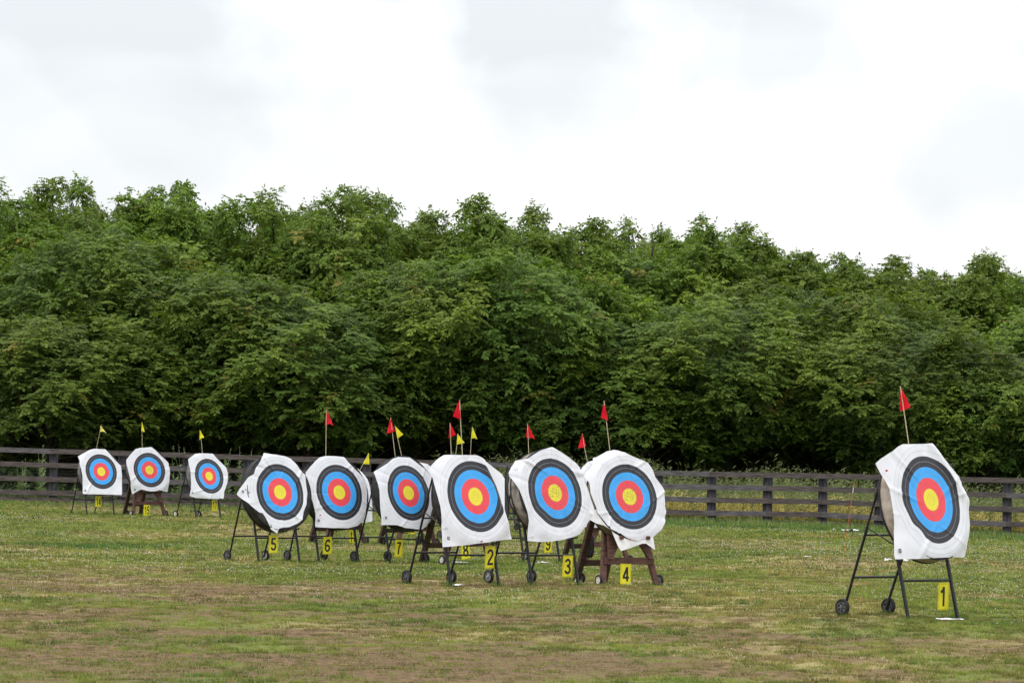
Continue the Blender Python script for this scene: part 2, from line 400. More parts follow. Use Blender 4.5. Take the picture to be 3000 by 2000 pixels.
def add_pin(face, u, v):
    m = MB(); p = Uu * u + Vv * v + Nn * .012
    m.lathe([(.0005, .03), (.009, .028), (.012, .018), (.009, .008), (.003, 0)], p, Nn, 10)
    return link('pin', m.mesh('pin', M['pin'], 1.0), face)
def add_logo(face, u, v, s=1):
    m = MB(); q = .0
    o = Uu * u + Vv * v + Nn * .022
    def rect(a, b, c, d):
        vs = [o + Uu * (a * s) + Vv * (b * s), o + Uu * (c * s) + Vv * (b * s), o + Uu * (c * s) + Vv * (d * s), o + Uu * (a * s) + Vv * (d * s)]
        m.add(vs, [(0, 1, 2, 3)])
    for a, b in ((0, .024), (.024, .024), (0, 0), (.024, 0)): rect(a + .001, b + .001, a + .021, b + .021)
    rect(-.002, .018, .006, .022); rect(.022, -.004, .030, .001)
    return link('printed_logo', m.mesh('printed_logo', M['ink']), face)

ROWLAB = {}
TARGETS = []
def target(idx, cpx, s, hb, psi, kind, butt, poly, label, worn=False, hub='dark', pins=(), logo=None, eyes=(), **kw):
    """cpx: middle of the gold in the photo, s: pixels per metre there, hb: image row of the front feet"""
    D = F / s; P = at(cpx[0], cpx[1], D); Bz = gz(P[0], P[1]); hc = P[2] - float(Bz)
    root = empty('archery_target', (P[0], P[1], float(Bz)), math.radians(psi))
    tag(root, label, 'archery target', 'round archery targets on wheeled stands')
    parts, wh, y0 = (metal_stand if kind == 'metal' else wood_stand)(hc)
    for n, me in parts: link(n, me, root)
    for i, p in enumerate(wh):
        if idx == 14: continue
        if kind == 'metal':
            h = hub if isinstance(hub, str) else hub[i]; add_wheel(root, p + Vector((0, 0, .013)), h, None, 1.1)
        else: add_wheel(root, p, 'white' if i == 0 else 'grey', None, .95)
    c = Vector((0, 0, hc))
    b = link('butt', butt_mesh(butt, kw.get('rb', RB), idx + 3), root, c - Vv * {1: .035, 2: .04}.get(idx, 0))
    link('edge_band', band_mesh(kw.get('rb', RB)), b)
    # outline pixels -> face plane coordinates
    cs, sn = math.cos(math.radians(psi)), math.sin(math.radians(psi))
    U3 = np.array([cs, sn, 0]); V3 = np.array([-sn * ST, cs * ST, CTt]); N3 = np.cross(U3, V3)
    O = P
    def uv(x, y):
        r = ray(x, y); t = np.dot(O - CAM, N3) / np.dot(r, N3); q = CAM + t * r - O
        return float(q @ U3), float(q @ V3)
    if poly is None:
        g = np.random.default_rng(idx); pu = []
        for k in range(24):
            a = 2 * math.pi * k / 24; rr = min(.635 / max(abs(math.cos(a)), abs(math.sin(a)), 1e-3), .70 if math.sin(a) > 0 else .86)
            pu.append((rr * math.cos(a) * (1 + g.uniform(-.012, .012)), rr * math.sin(a)))
    else: pu = [uv(*q) for q in poly]
    warp = [(*uv(x, y), dx, dy, sg) for x, y, dx, dy, sg in kw.get('warp', [])]
    crease = []
    for x0_, y0_, x1_, y1_, fac in kw.get('crease', []):
        crease.append((*uv(x0_, y0_), *uv(x1_, y1_), fac))
    me, _ = paper_mesh(pu, 40 + idx, M['face_worn'] if worn else M['face'], crease, warp, kw.get('amp', .011))
    f = link('target_face', me, root, c)
    for x, y in pins: add_pin(f, *uv(x, y))
    if logo: add_logo(f, *uv(*logo))
    for x, y in eyes:
        m = MB(); u_, v_ = uv(x, y); o = Uu * u_ + Vv * v_ + Nn * .02
        m.tube([o + Uu * (.022 * math.cos(a)) + Vv * (.016 * math.sin(a)) for a in [k * 2 * math.pi / 12 for k in range(13)]], .0022, 5, False)
        m.tube([o - Uu * .02, o - Uu * .06 - Nn * .015], .0022, 5)
        link('wire_pin', m.mesh('wire_pin', M['wire'], 1.0), f)
    for up_ in kw.get('under', []):          # a second, plain sheet showing below the face
        m = MB(); pts = [uv(*q) for q in up_]
        m.prism(pts, -Nn * .012, Uu, Vv, .004); sh = link('backing_sheet', m.mesh('backing_sheet', M['paper']), root, c)
    TARGETS.append(dict(i=idx, P=P, D=D, psi=psi, hc=hc, z=float(Bz), y0=y0, kind=kind, root=root, s=s))
    return root
A = (2400, 1100, 2.063); Bq = (1050, 1150, 2.658); Cq = (1450, 1150, 2.658); Dq = (630, 1150, 2.85); E = (0, 1180, 3.36)
one = lambda p, z: zz([p], *z)[0]
target(1, one((672, 750), A), 268, 0, 44, 'metal', 'canvas', zz([(343,530),(375,500),(440,455),(470,430),(500,415),(560,414),(686,411),(730,470),(790,545),(860,632),(885,720),(900,830),(910,900),(909,970),(900,1050),(897,1092),(760,1098),(600,1105),(452,1109),(452,1000),(455,900),(445,820),(425,700),(405,640),(370,580)], *A),
    'nearest archery target, standing alone at the right above yellow plate 1', hub='dark', pins=zz([(395, 577)], *A), logo=one((474, 1072), A), eyes=zz([(803, 538)], *A),
    warp=[(*one((600, 945), A), .0, -.085, .11), (*one((530, 860), A), -.04, .0, .14)], crease=[(*one((705, 470), A), *one((815, 640), A), .45)], amp=.008)
target(2, one((908, 808), Bq), 218, 0, 41.5, 'metal', 'foam', zz([(548,588),(575,560),(620,515),(672,481),(760,484),(915,487),(985,530),(1060,590),(1137,648),(1137,800),(1137,930),(1150,985),(1180,1060),(1210,1137),(1150,1140),(1000,1165),(850,1183),(668,1196),(665,1100),(655,1000),(640,900),(610,780),(580,655),(553,618)], *Bq),
    'archery target with a diagonal fold down its face, above yellow plate 2', hub=('dark', 'grey'), pins=zz([(950, 1160)], *Bq), logo=one((685, 1148), Bq), eyes=zz([(677, 1060)], *Bq),
    crease=[(*one((968, 540), Bq), *one((1105, 900), Bq), .85)], amp=.009, rb=.59)
target(3, one((465, 780), Cq), 212, 0, 41, 'metal', 'old', zz([(180,520),(215,517),(250,516),(300,480),(350,450),(430,425),(447,421),(500,455),(560,495),(620,540),(655,575),(680,620),(700,690),(725,760),(750,830),(778,900),(775,935),(740,990),(700,1050),(668,1098),(600,1125),(520,1145),(440,1157),(350,1157),(258,1150),(262,1080),(265,1000),(250,930),(225,860),(190,760),(150,680),(128,640),(155,560)], *Cq),
    'worn archery target with pitted gold and a dirty canvas rim, above yellow plate 3', worn=True, hub='grey', eyes=zz([(160, 600), (285, 1128)], *Cq), warp=[(*one((370, 930), Cq), .02, -.05, .13)], amp=.015)
target(4, one((1045, 810), Cq), 200, 0, 34, 'wood', 'khaki', zz([(780,490),(795,500),(850,470),(880,452),(935,441),(1000,462),(1060,490),(1130,520),(1190,545),(1225,600),(1245,660),(1290,715),(1318,750),(1322,820),(1325,890),(1335,925),(1325,960),(1328,1000),(1300,1060),(1270,1090),(1225,1130),(1170,1160),(1120,1158),(1040,1135),(970,1095),(900,1060),(850,1000),(800,940),(785,890),(760,830),(740,780),(735,700),(705,660),(700,640),(735,600),(765,565),(775,520)], *Cq),
    'worn archery target on a brown timber stand, above yellow plate 4', worn=True, pins=zz([(1042, 1143)], *Cq), logo=None, amp=.015,
    under=[zz([(740,985),(760,920),(800,900),(1000,1080),(1230,1090),(1250,1222),(1180,1172),(1150,1172),(1050,1210),(985,1230),(960,1190),(910,1070),(850,1030),(790,1015)], *Cq)])
target(5, one((540, 830), Dq), 173, 0, 40, 'metal', 'foam', zz([(410,500),(470,512),(580,530),(630,548),(680,600),(715,660),(752,685),(755,740),(770,840),(760,930),(735,1000),(725,1060),(690,1090),(620,1120),(540,1130),(528,1140),(531,1177),(500,1160),(470,1140),(440,1080),(420,1040),(395,1005),(370,1000),(330,970),(260,905),(186,845),(220,790),(275,705),(320,680),(330,640),(375,570)], *Dq),
    'archery target with its square face turned onto a corner, above yellow plate 5', hub=('dark', 'white'), pins=zz([(247, 812)], *Dq), logo=one((218, 838), Dq), amp=.018, rb=.655,
    warp=[(*one((420, 700), Dq), .0, .03, .12)])
target(6, one((1035, 832), Dq), 170, 0, 40, 'metal', 'foam', zz([(755,665),(790,620),(830,575),(870,540),(920,528),(1000,530),(1075,537),(1110,580),(1150,625),(1195,665),(1230,700),(1260,760),(1270,830),(1265,920),(1255,1000),(1250,1050),(1215,1085),(1190,1110),(1110,1130),(970,1128),(838,1118),(842,1040),(830,980),(815,920),(790,840),(775,760),(757,690)], *Dq),
    'clean archery target with one red flag, above yellow plate 6', hub=('dark', 'dark'), pins=zz([(872, 1023)], *Dq), logo=one((852, 1078), Dq), eyes=zz([(790, 570)], *Dq))
target(7, one((388, 780), Bq), 169.6, 0, 45, 'metal', 'foam', zz([(120,615),(160,590),(215,555),(265,515),(310,500),(400,505),(440,535),(500,580),(540,620),(560,650),(580,690),(575,760),(590,850),(600,930),(585,985),(560,1010),(500,1063),(450,1062),(360,1052),(300,1030),(245,1025),(186,1027),(186,980),(175,920),(165,850),(160,760),(145,690),(130,640)], *Bq),
    'archery target partly behind the folded one, above yellow plate 7', hub='dark', logo=one((203, 985), Bq), rb=.655)
target(8, (1372, 1447), 170, 0, 38, 'wood', 'khaki', None, 'archery target hidden behind the folded face, on reddish timber legs by plate 8')
target(9, (1586, 1440), 161, 0, 40, 'metal', 'canvas', None, 'archery target hidden behind worn target 3, tan rim showing, with plate 9', hub='white')
target(10, (1778, 1446), 158, 0, 37, 'wood', 'canvas', None, 'archery target mostly hidden between targets 3 and 4, on a timber stand')
target(11, (1017, 1446), 134, 0, 38, 'wood', 'khaki', None, 'archery target behind target 6 with a yellow flag, on timber legs by plate 11')
target(12, (1224, 1438), 136, 0, 40, 'wood', 'foam', None, 'archery target hidden behind target 7, yellow flag above and plate 12 below')
target(13, (1350, 1438), 136, 0, 40, 'metal', 'foam', None, 'archery target hidden behind target 2 with a leaning yellow flag')
target(16, (1403, 1432), 126, 0, 40, 'metal', 'foam', None, 'farther archery target hidden behind target 2 with an upright yellow flag')
target(18, (1552, 1424), 119, 0, 40, 'metal', 'foam', None, 'far archery target hidden behind target 3, only one wheel and bars showing')
target(14, one((995, 675), E), 107, 0, 37, 'metal', 'grey', zz([(770,523),(830,490),(885,460),(930,450),(1035,455),(1070,490),(1130,560),(1190,620),(1200,720),(1198,800),(1195,907),(1100,902),(1000,900),(815,895),(815,800),(810,720),(795,640),(782,600),(785,570),(775,540)], *E),
    'leftmost archery target near the fence, above yellow plate 14', hub='dark', logo=one((830, 870), E))
target(15, one((1470, 660), E), 106, 0, 34, 'wood', 'grey', zz([(1243,560),(1280,510),(1330,455),(1380,442),(1430,440),(1490,434),(1530,465),(1580,515),(1660,590),(1673,680),(1668,780),(1658,870),(1610,865),(1580,860),(1530,868),(1480,870),(1430,862),(1390,850),(1350,870),(1312,895),(1300,850),(1285,760),(1265,680),(1245,600)], *E),
    'archery target on a red-brown timber stand near the fence, above yellow plate 15', worn=True, logo=one((1318, 862), E), amp=.016)
target(17, one((2057, 720), E), 107, 0, 43, 'metal', 'grey', zz([(1848,555),(1880,530),(1920,500),(1960,495),(2040,497),(2095,500),(2130,540),(2190,600),(2230,640),(2243,700),(2238,780),(2220,830),(2205,870),(2198,942),(2160,938),(2155,945),(2050,942),(1940,930),(1868,912),(1880,860),(1880,790),(1875,710),(1868,650),(1855,600)], *E),
    'archery target near the fence, above yellow plate 17', hub='white', logo=one((1885, 893), E))
TD = {t['i']: t for t in TARGETS}

# ------------------------------------------------------------------ number plates
def arc(cx, cy, rx, ry, a0, a1, n=14):
    return [(cx + rx * math.cos(math.radians(a0 + (a1 - a0) * k / n)), cy + ry * math.sin(math.radians(a0 + (a1 - a0) * k / n))) for k in range(n + 1)]
SW = .155                                    # stroke width of the bold condensed numerals, height 1, width about .54
GL = {'1': [[(.33, 0), (.33, 1)], [(.10, .735), (.20, .775), (.28, .86), (.325, .985)]],
      '2': [arc(.27, .72, .20, .215, 175, -28) + [(.30, .42), (.16, .25), (.09, .068)], [(.02, .068), (.50, .068)]],
      '3': [arc(.26, .735, .185, .20, 165, -75) + arc(.26, .535, .03, .01, -60, -90, 3), [(.19, .535), (.29, .535)], arc(.26, .285, .205, .22, 82, -168)],
      '4': [[(.385, 0), (.385, .99)], [(.36, .93), (.075, .30)], [(.02, .262), (.53, .262)]],
      '5': [[(.47, .935), (.10, .935)], [(.155, .96), (.10, .50)], arc(.26, .315, .20, .255, 140, -165)],
      '6': [arc(.27, .29, .195, .225, 0, 360, 26), arc(.34, .50, .27, .44, 180, 75) + [(.45, .82), (.465, .74)]],
      '7': [[(.03, .935), (.50, .935)], [(.45, .93), (.34, .72), (.25, .46), (.20, .0)]],
      '8': [arc(.27, .735, .165, .195, 0, 360, 24), arc(.27, .285, .195, .22, 0, 360, 26)],
      '9': [arc(.27, .71, .195, .225, 0, 360, 26), arc(.20, .50, .27, .44, 0, -105) + [(.09, .18), (.075, .26)]]}
def ribbon(m, pts, w, k0):
    n = len(pts); vs = []
    for i, p in enumerate(pts):
        a = pts[max(i - 1, 0)]; b = pts[min(i + 1, n - 1)]
        if i in (0, n - 1) and math.hypot(pts[0][0] - pts[-1][0], pts[0][1] - pts[-1][1]) < 1e-6: a, b = pts[-2], pts[1]
        dx, dy = b[0] - a[0], b[1] - a[1]; l = math.hypot(dx, dy); ox, oy = -dy / l * w / 2, dx / l * w / 2
        vs += [(p[0] + ox, k0, p[1] + oy), (p[0] - ox, k0, p[1] - oy)]
    m.add(vs, [(2 * i, 2 * i + 1, 2 * i + 3, 2 * i + 2) for i in range(n - 1)])
def text_mesh(txt, h, wmax):
    m = MB(); adv = .60; n = len(txt); kx = min(1.0, (wmax / h) / (.54 + adv * (n - 1)))
    q = 0
    for c, ch in enumerate(txt):
        for st in GL[ch]:
            ribbon(m, [(x + adv * c, y) for x, y in st], SW, -.0004 * q); q += 1
    W_ = .54 + adv * (n - 1)
    if txt[0] == '1': off = .06
    else: off = 0
    m.v = [((x - W_ / 2 - off * (n == 1)) * kx * h, y, (z - .5) * h) for x, y, z in m.v]
    return m.mesh('numeral', M['ink'])
def plate(num, x, y, tid, tiltz=0, fwd=.02, stake=False):
    t = TD[tid]; s = t['s']; yaw = math.radians(t['psi'])
    # hangs in the vertical plane through the front crossbar
    cs, sn = math.cos(yaw), math.sin(yaw); zbar = .42 if t['kind'] == 'metal' else .36
    yl = t['y0'] + zbar * ST / CTt - (.02 if t['kind'] == 'metal' else .09)
    O = np.array(t['root'].location) + np.array([-sn * yl, cs * yl, 0]); N3 = np.array([sn, -cs, 0])
    r = ray(x, y); k = np.dot(O - CAM, N3) / np.dot(r, N3); P = CAM + k * r
    root = empty('number_plate', tuple(P), yaw + random.uniform(-.06, .06)); root.rotation_euler[1] = math.radians(tiltz + random.uniform(-1, 1))
    root.rotation_euler[0] = random.uniform(-.04, .04)
    where = {1: 'of the nearest target', 2: 'under the folded face'}.get(num, '')
    tag(root, f'yellow plate with black number {num} hanging below its target ' + where, 'number plate', 'yellow number plates')
    W, H = .188, .30; m = MB()
    m.bar((-W / 2, 0, 0), (W / 2, 0, 0), .004, H, (0, 0, 1), .2); link('panel', m.mesh('panel', M['yellow']), root)
    m = MB(); a, b, w = W / 2 - .010, H / 2 - .010, .0022
    for q in ((-a, -b, a, -b + w), (-a, b - w, a, b), (-a, -b + w, -a + w, b - w), (a - w, -b + w, a, b - w)):
        m.add([(q[0], -.0035, q[1]), (q[2], -.0035, q[1]), (q[2], -.0035, q[3]), (q[0], -.0035, q[3])], [(0, 1, 2, 3)])
    link('border_line', m.mesh('border_line', M['ink']), root)
    o = link('numeral', text_mesh(str(num), .212 if num < 10 else .22, .128 if num < 10 else .15), root, (0, -.0045, 0))
    m = MB(); top = max(.05, (t['z'] + zbar) - P[2])
    if num == 1:
        for sx in (-.07, .06): m.tube([(sx, 0, H / 2 - .01), (sx - .01, .02, top + .01), (sx - .04, .10, top + .30)], .0022, 5)
    else: m.tube([(-.02, 0, H / 2 - .01), (-.01, .01, max(top, H / 2 + .01) + .02)], .003, 5); m.tube([(.04, 0, H / 2 - .01), (.03, .01, max(top, H / 2 + .01) + .02)], .003, 5)
    if stake: m.tube([(-.06, .01, -.1), (-.07, .01, -.6)], .006, 6)
    link('string', m.mesh('string', M['string']), root)
plate(1, 2764, 1746, 1); plate(2, 1436, 1631, 2); plate(3, 1663, 1658, 3); plate(4, 1833, 1680.5, 4); plate(5, 801, 1593, 5)
plate(6, 959, 1597, 6); plate(7, 1168.5, 1605, 7); plate(8, 1364, 1611, 8, tiltz=-8); plate(9, 1606, 1594, 9); plate(11, 1033, 1571, 11)
plate(12, 1207, 1543, 12, stake=True); plate(14, 288, 1468, 14); plate(15, 430, 1494, 15); plate(17, 629, 1480, 17)

# ------------------------------------------------------------------ pennant flags
def flag(tid, poly, base, attach, tip, z, color, label):
    t = TD[tid]; D = t['D'] + .27
    P = lambda q: at(*one(q, z), D)
    b = P(base); root = empty('pennant_flag', tuple(b)); tag(root, label, 'flag', ('red' if 'red' in color else 'yellow') + ' pennants stuck in the target tops')
    L = lambda q: Vector(P(q) - b)
    pts = [L(q) for q in poly]; c = sum(pts, Vector()) / len(pts)
    # soft cloth: subdivide the fan and ripple it in depth
    V = []; Fc = []; n = len(pts); K = 7
    T = pts[0]
    fan = pts[1:]; m_ = []
    S = 8
    # rows from the tip to the lower edge, columns along the lower edge polyline
    acc = [0]
    for i in range(len(fan) - 1): acc.append(acc[-1] + (fan[i + 1] - fan[i]).length)
    def edge(q):
        q *= acc[-1]
        for i in range(len(fan) - 1):
            if q <= acc[i + 1] + 1e-9: return fan[i].lerp(fan[i + 1], (q - acc[i]) / max(acc[i + 1] - acc[i], 1e-6))
        return fan[-1]
    ph = random.random() * 6
    for i in range(S + 1):
        for j in range(K + 1):
            e = T.lerp(edge(j / K), i / S); e = e + Vector((0, .03 * math.sin(j / K * 5.5 + ph) * (i / S) + .012 * math.sin(i * 1.1 + ph), 0)); V.append(e)
    for i in range(S):
        for j in range(K): a = i * (K + 1) + j; Fc.append((a, a + 1, a + K + 2, a + K + 1))
    m = MB(); m.add(V, Fc); o = link('pennant', m.mesh('pennant', M[color], True), root)
    m = MB(); a_ = L(attach); t_ = L(tip); dn = (-a_).normalized() * .18
    m.tube([dn, Vector((0, 0, 0)), a_, t_], .0055, 8); link('stick', m.mesh('stick', M['bamboo'], 1.0), root)
flag(1, [(489,62),(490,200),(490,212),(512,210),(553,187)], (542,418), (511,205), (490,64), A, 'red_flag', 'red pennant on a cane above the nearest target')
flag(2, [(787,52),(735,183),(798,210)], (810,490), (795,205), (788,54), Bq, 'red_flag', 'tallest red pennant, pointing left above the folded target 2')
flag(4, [(849,60),(825,195),(860,207),(882,215)], (895,450), (866,205), (850,62), Cq, 'red_flag', 'narrow red pennant on a long cane above target 4')
flag(6, [(932,138),(917,265),(922,270),(960,258),(987,275)], (925,532), (928,270), (931,142), Dq, 'red_flag', 'red pennant above target 6')
flag(7, [(250,190),(220,318),(262,308),(282,298)], (288,505), (264,305), (251,194), Bq, 'red_flag', 'red pennant beside a yellow one above target 7')
flag(8, [(712,230),(703,355),(760,325)], (724,500), (718,350), (713,234), Bq, 'red_flag', 'small red pennant left of the tallest one above target 2')
flag(9, [(253,240),(242,350),(285,350),(312,360)], (264,500), (259,352), (254,244), Cq, 'red_flag', 'small red pennant behind the top of target 3')
flag(10, [(680,315),(648,430),(695,426),(710,412)], (722,545), (697,428), (681,319), Cq, 'red_flag', 'small red pennant leaning between targets 3 and 4')
flag(11, [(1285,500),(1235,593),(1288,598)], (1194,680), (1238,590), (1284,504), Dq, 'yellow_flag', 'yellow pennant on a slanted cane right of target 6')
flag(12, [(284,256),(305,355),(350,325)], (340,505), (305,352), (285,258), Bq, 'yellow_flag', 'yellow pennant beside a red one above target 7')
flag(13, [(772,317),(765,403),(828,390)], (755,500), (768,400), (772,320), Bq, 'yellow_flag', 'yellow pennant under the tallest red one above target 2')
flag(16, [(888,263),(878,357),(905,352),(926,362)], (871,505), (879,357), (888,267), Bq, 'yellow_flag', 'yellow pennant right of the tallest red one above target 2')
flag(14, [(992,220),(982,282),(1015,280),(1035,285),(1050,305)], (947,460), (984,282), (991,222), E, 'pale_flag', 'pale yellow pennant curling right above target 14')
flag(15, [(1397,182),(1390,285),(1400,270),(1415,288),(1423,282)], (1400,455), (1398,285), (1397,186), E, 'yellow_flag', 'narrow yellow pennant above target 15')
flag(17, [(1967,263),(1963,363),(1985,345),(2010,340)], (1993,505), (1981,360), (1968,267), E, 'yellow_flag', 'yellow pennant above target 17')

# ------------------------------------------------------------------ small things on the field
def on_ground(x, y):
    lo, hi = 20, 200
    for _ in range(60):
        D = (lo + hi) / 2; p = at(x, y, D)
        if p[2] > gz(p[0], p[1]): lo = D
        else: hi = D
    return at(x, y, (lo + hi) / 2)
def crumple(name, x, y, w, d, h, label, cat, group=None, seed=0):
    p = on_ground(x, y); vn = VN(seed + 90); n = 14; V = []; Fc = []
    for i in range(n + 1):
        for j in range(n + 1):
            a, b = i / n - .5, j / n - .5
            q = float(vn.fbm(np.array([a * 6 + 20]), np.array([b * 4 + 20]), 3)[0])
            V.append((a * w * (1 + .3 * (q - .5)), b * d * (.6 + q), .03 + h * (1.6 * q - .35) * (1 - 1.6 * a * a)))
    for i in range(n):
        for j in range(n): k = i * (n + 1) + j; Fc.append((k, k + 1, k + n + 2, k + n + 1))
    m = MB(); m.add(V, Fc); o = link(name, m.mesh(name, M['white'], True), None, tuple(p)); o.rotation_euler[2] = .3
    return tag(o, label, cat, group)
crumple('paper_sheet', 2784, 1821, .29, .17, .012, 'white paper sheet on the grass under the front foot of the nearest target', 'paper', seed=1)
crumple('plastic_sheet', 2490, 1558, .36, .5, .07, 'crumpled white plastic sheet in the grass by the fence', 'litter', seed=2)
crumple('paper_scrap', 2601, 1646, .10, .15, .05, 'white scrap on the grass left of the nearest target butt', 'litter', seed=3)
crumple('paper_scrap', 2653, 1647, .09, .15, .045, 'white scrap on the grass just behind the nearest target stand', 'litter', seed=4)
crumple('paper_scrap', 2443, 1555, .07, .1, .05, 'small white scrap left of the plastic sheet by the fence', 'litter', seed=5)
crumple('paper_strip', 1344, 1720, .13, .2, .02, 'white strip lying by the front left foot of target 2', 'paper', seed=6)
crumple('paper_strip', 1350, 1652, .22, .3, .02, 'white strip on the grass below plate 8', 'paper', seed=7)
crumple('paper_strip', 1592, 1652, .13, .3, .02, 'white strip on the grass between plates 2 and 3', 'paper', seed=8)
crumple('paper_scrap', 2365, 1634, .12, .15, .02, 'white scrap in open grass left of the orange rod', 'litter', seed=9)
# orange marker rod
p0 = on_ground(2468, 1632); D0 = p0[1]; p1 = at(2503, 1412, D0); L_ = Vector(p1 - p0)
ro = empty('marker_rod', tuple(p0)); tag(ro, 'thin leaning orange marker rod standing in the grass', 'marker rod')
m = MB(); m.tube([(0, 0, -.1), L_ * .35 + Vector((.008, 0, 0)), L_ * .86], .0045, 6); link('shaft', m.mesh('shaft', M['orange'], 1.0), ro)
m = MB(); m.tube([L_ * .86, L_ * .93], .006, 6); link('white_sleeve', m.mesh('white_sleeve', M['white'], 1.0), ro)
m = MB(); m.tube([L_ * .93, L_], .0055, 6); link('tip', m.mesh('tip', M['orange'], 1.0), ro)
# black cloth hanging on the timber stand of target 10, and its bent bracket
pb = at(1727, 1566, F / 160); m = MB(); n = 16
rows = [(0, .05), (.06, .075), (.16, .085), (.28, .09), (.36, .085), (.40, .06)]
for i, (dz, r) in enumerate(rows):
    for k in range(n):
        a = 2 * math.pi * k / n; rr = r * (1 + .12 * math.sin(3 * a + i)); m.v.append((rr * math.cos(a), .5 * rr * math.sin(a), -dz + (.02 * math.sin(5 * a) if i == 5 else 0)))
m.f = [(i * n + k, i * n + (k + 1) % n, (i + 1) * n + (k + 1) % n, (i + 1) * n + k) for i in range(5) for k in range(n)] + [tuple(range(n)), tuple(range(5 * n, 6 * n))[::-1]]; m.mi = [0] * len(m.f)
o = link('hanging_bag', m.mesh('hanging_bag', M['bag'], .9), None, tuple(pb)); tag(o, 'black cloth bag hanging from the timber stand behind target 4', 'bag')

# ================================================================== FENCE
FP = [-450, -250, -50, 150, 352, 540, 718, 893, 1068, 1262, 1424, 1600, 1765, 1925, 2081, 2245, 2407, 2572, 2760, 2948, 3140, 3330, 3520]
def f_at(x, fr):
    """point on the fence, fr = 0 top edge .. 1 ground"""
    xt = min(max(x, -300), 3300); d = fD(x)
    yt = np.interp(x, *FTOP) + (x - xt) * .03; yb = np.interp(x, *FBASE) + (x - xt) * .04
    return at(x, yt + (yb - yt) * fr, d)
fr_ = empty('rail_fence', tuple(f_at(1500, 1))); tag(fr_, 'long dark weathered four-rail timber fence across the back of the field', 'fence')
FO = Vector(fr_.location)
fdir = Vector(f_at(3000, 1) - f_at(0, 1)); fdir.z = 0; fdir.normalize(); fnor = Vector((fdir.y, -fdir.x, 0))
for x in FP:
    a = Vector(f_at(x, .012)) - FO; b = Vector(f_at(x, 1)) - FO; b.z -= .15; w = random.uniform(.225, .255)
    m = MB(); cx = a.x; ln = random.uniform(-.004, .004)
    m.bar(b - fnor * .10, Vector((b.x + ln, b.y, a.z + (.02 if random.random() < .3 else -.01))) - fnor * .10, w, .15, fnor, .06)
    link('post', m.mesh('post', M['post'], .4), fr_)
fracsL = (.0, .26, .52, .775); fracsR = (.0, .244, .475, .715)
for r in range(4):
    m = MB(); k = 0
    for i in range(len(FP) - 1):
        pa, pb_ = [], []
        for x in (FP[i], FP[i + 1]):
            t = min(max(x / 3000, 0), 1); fr0 = fracsL[r] + (fracsR[r] - fracsL[r]) * t
            P0 = Vector(f_at(x, fr0 + .045 + random.uniform(-.004, .004))) - FO + fnor * (.0 + (.004 if i % 2 else 0)); pa.append(P0)
        m.bar(pa[0] - fdir * .0, pa[1] - fdir * .006, .04, .145, (0, 0, 1), .08, mi=random.choice([0, 0, 1]))
    link('rail', m.mesh('rail', [M['rail'], M['rail_light']], .4), fr_)
m = MB()
for i in range(len(FP) - 1):                          # low board at the ground line
    a = Vector(f_at(FP[i], .955)) - FO; b = Vector(f_at(FP[i + 1], .955)) - FO
    m.bar(a - fnor * .05, b - fnor * .05 - fdir * .01, .05, .19, (0, 0, 1), .08)
link('ground_board', m.mesh('ground_board', M['sleeper'], .4), fr_)
m = MB(); xs = np.arange(-300, 760, 6.2)              # wire netting on the lower rails, left end and right end
def wires(xa, xb, f0, f1, nh):
    for x in np.arange(xa, xb, 5.2):
        m.bar(Vector(f_at(x, f0)) - FO - fnor * .03, Vector(f_at(x, f1)) - FO - fnor * .03, .0026, .0026)
    for k in range(nh + 1):
        f = f0 + (f1 - f0) * k / nh
        for x in np.arange(xa, xb, 100): m.bar(Vector(f_at(x, f)) - FO - fnor * .033, Vector(f_at(min(x + 100, xb), f)) - FO - fnor * .033, .0026, .0026)
wires(-300, 1000, .30, .97, 13)
link('wire_netting', m.mesh('wire_netting', M['wire']), fr_)

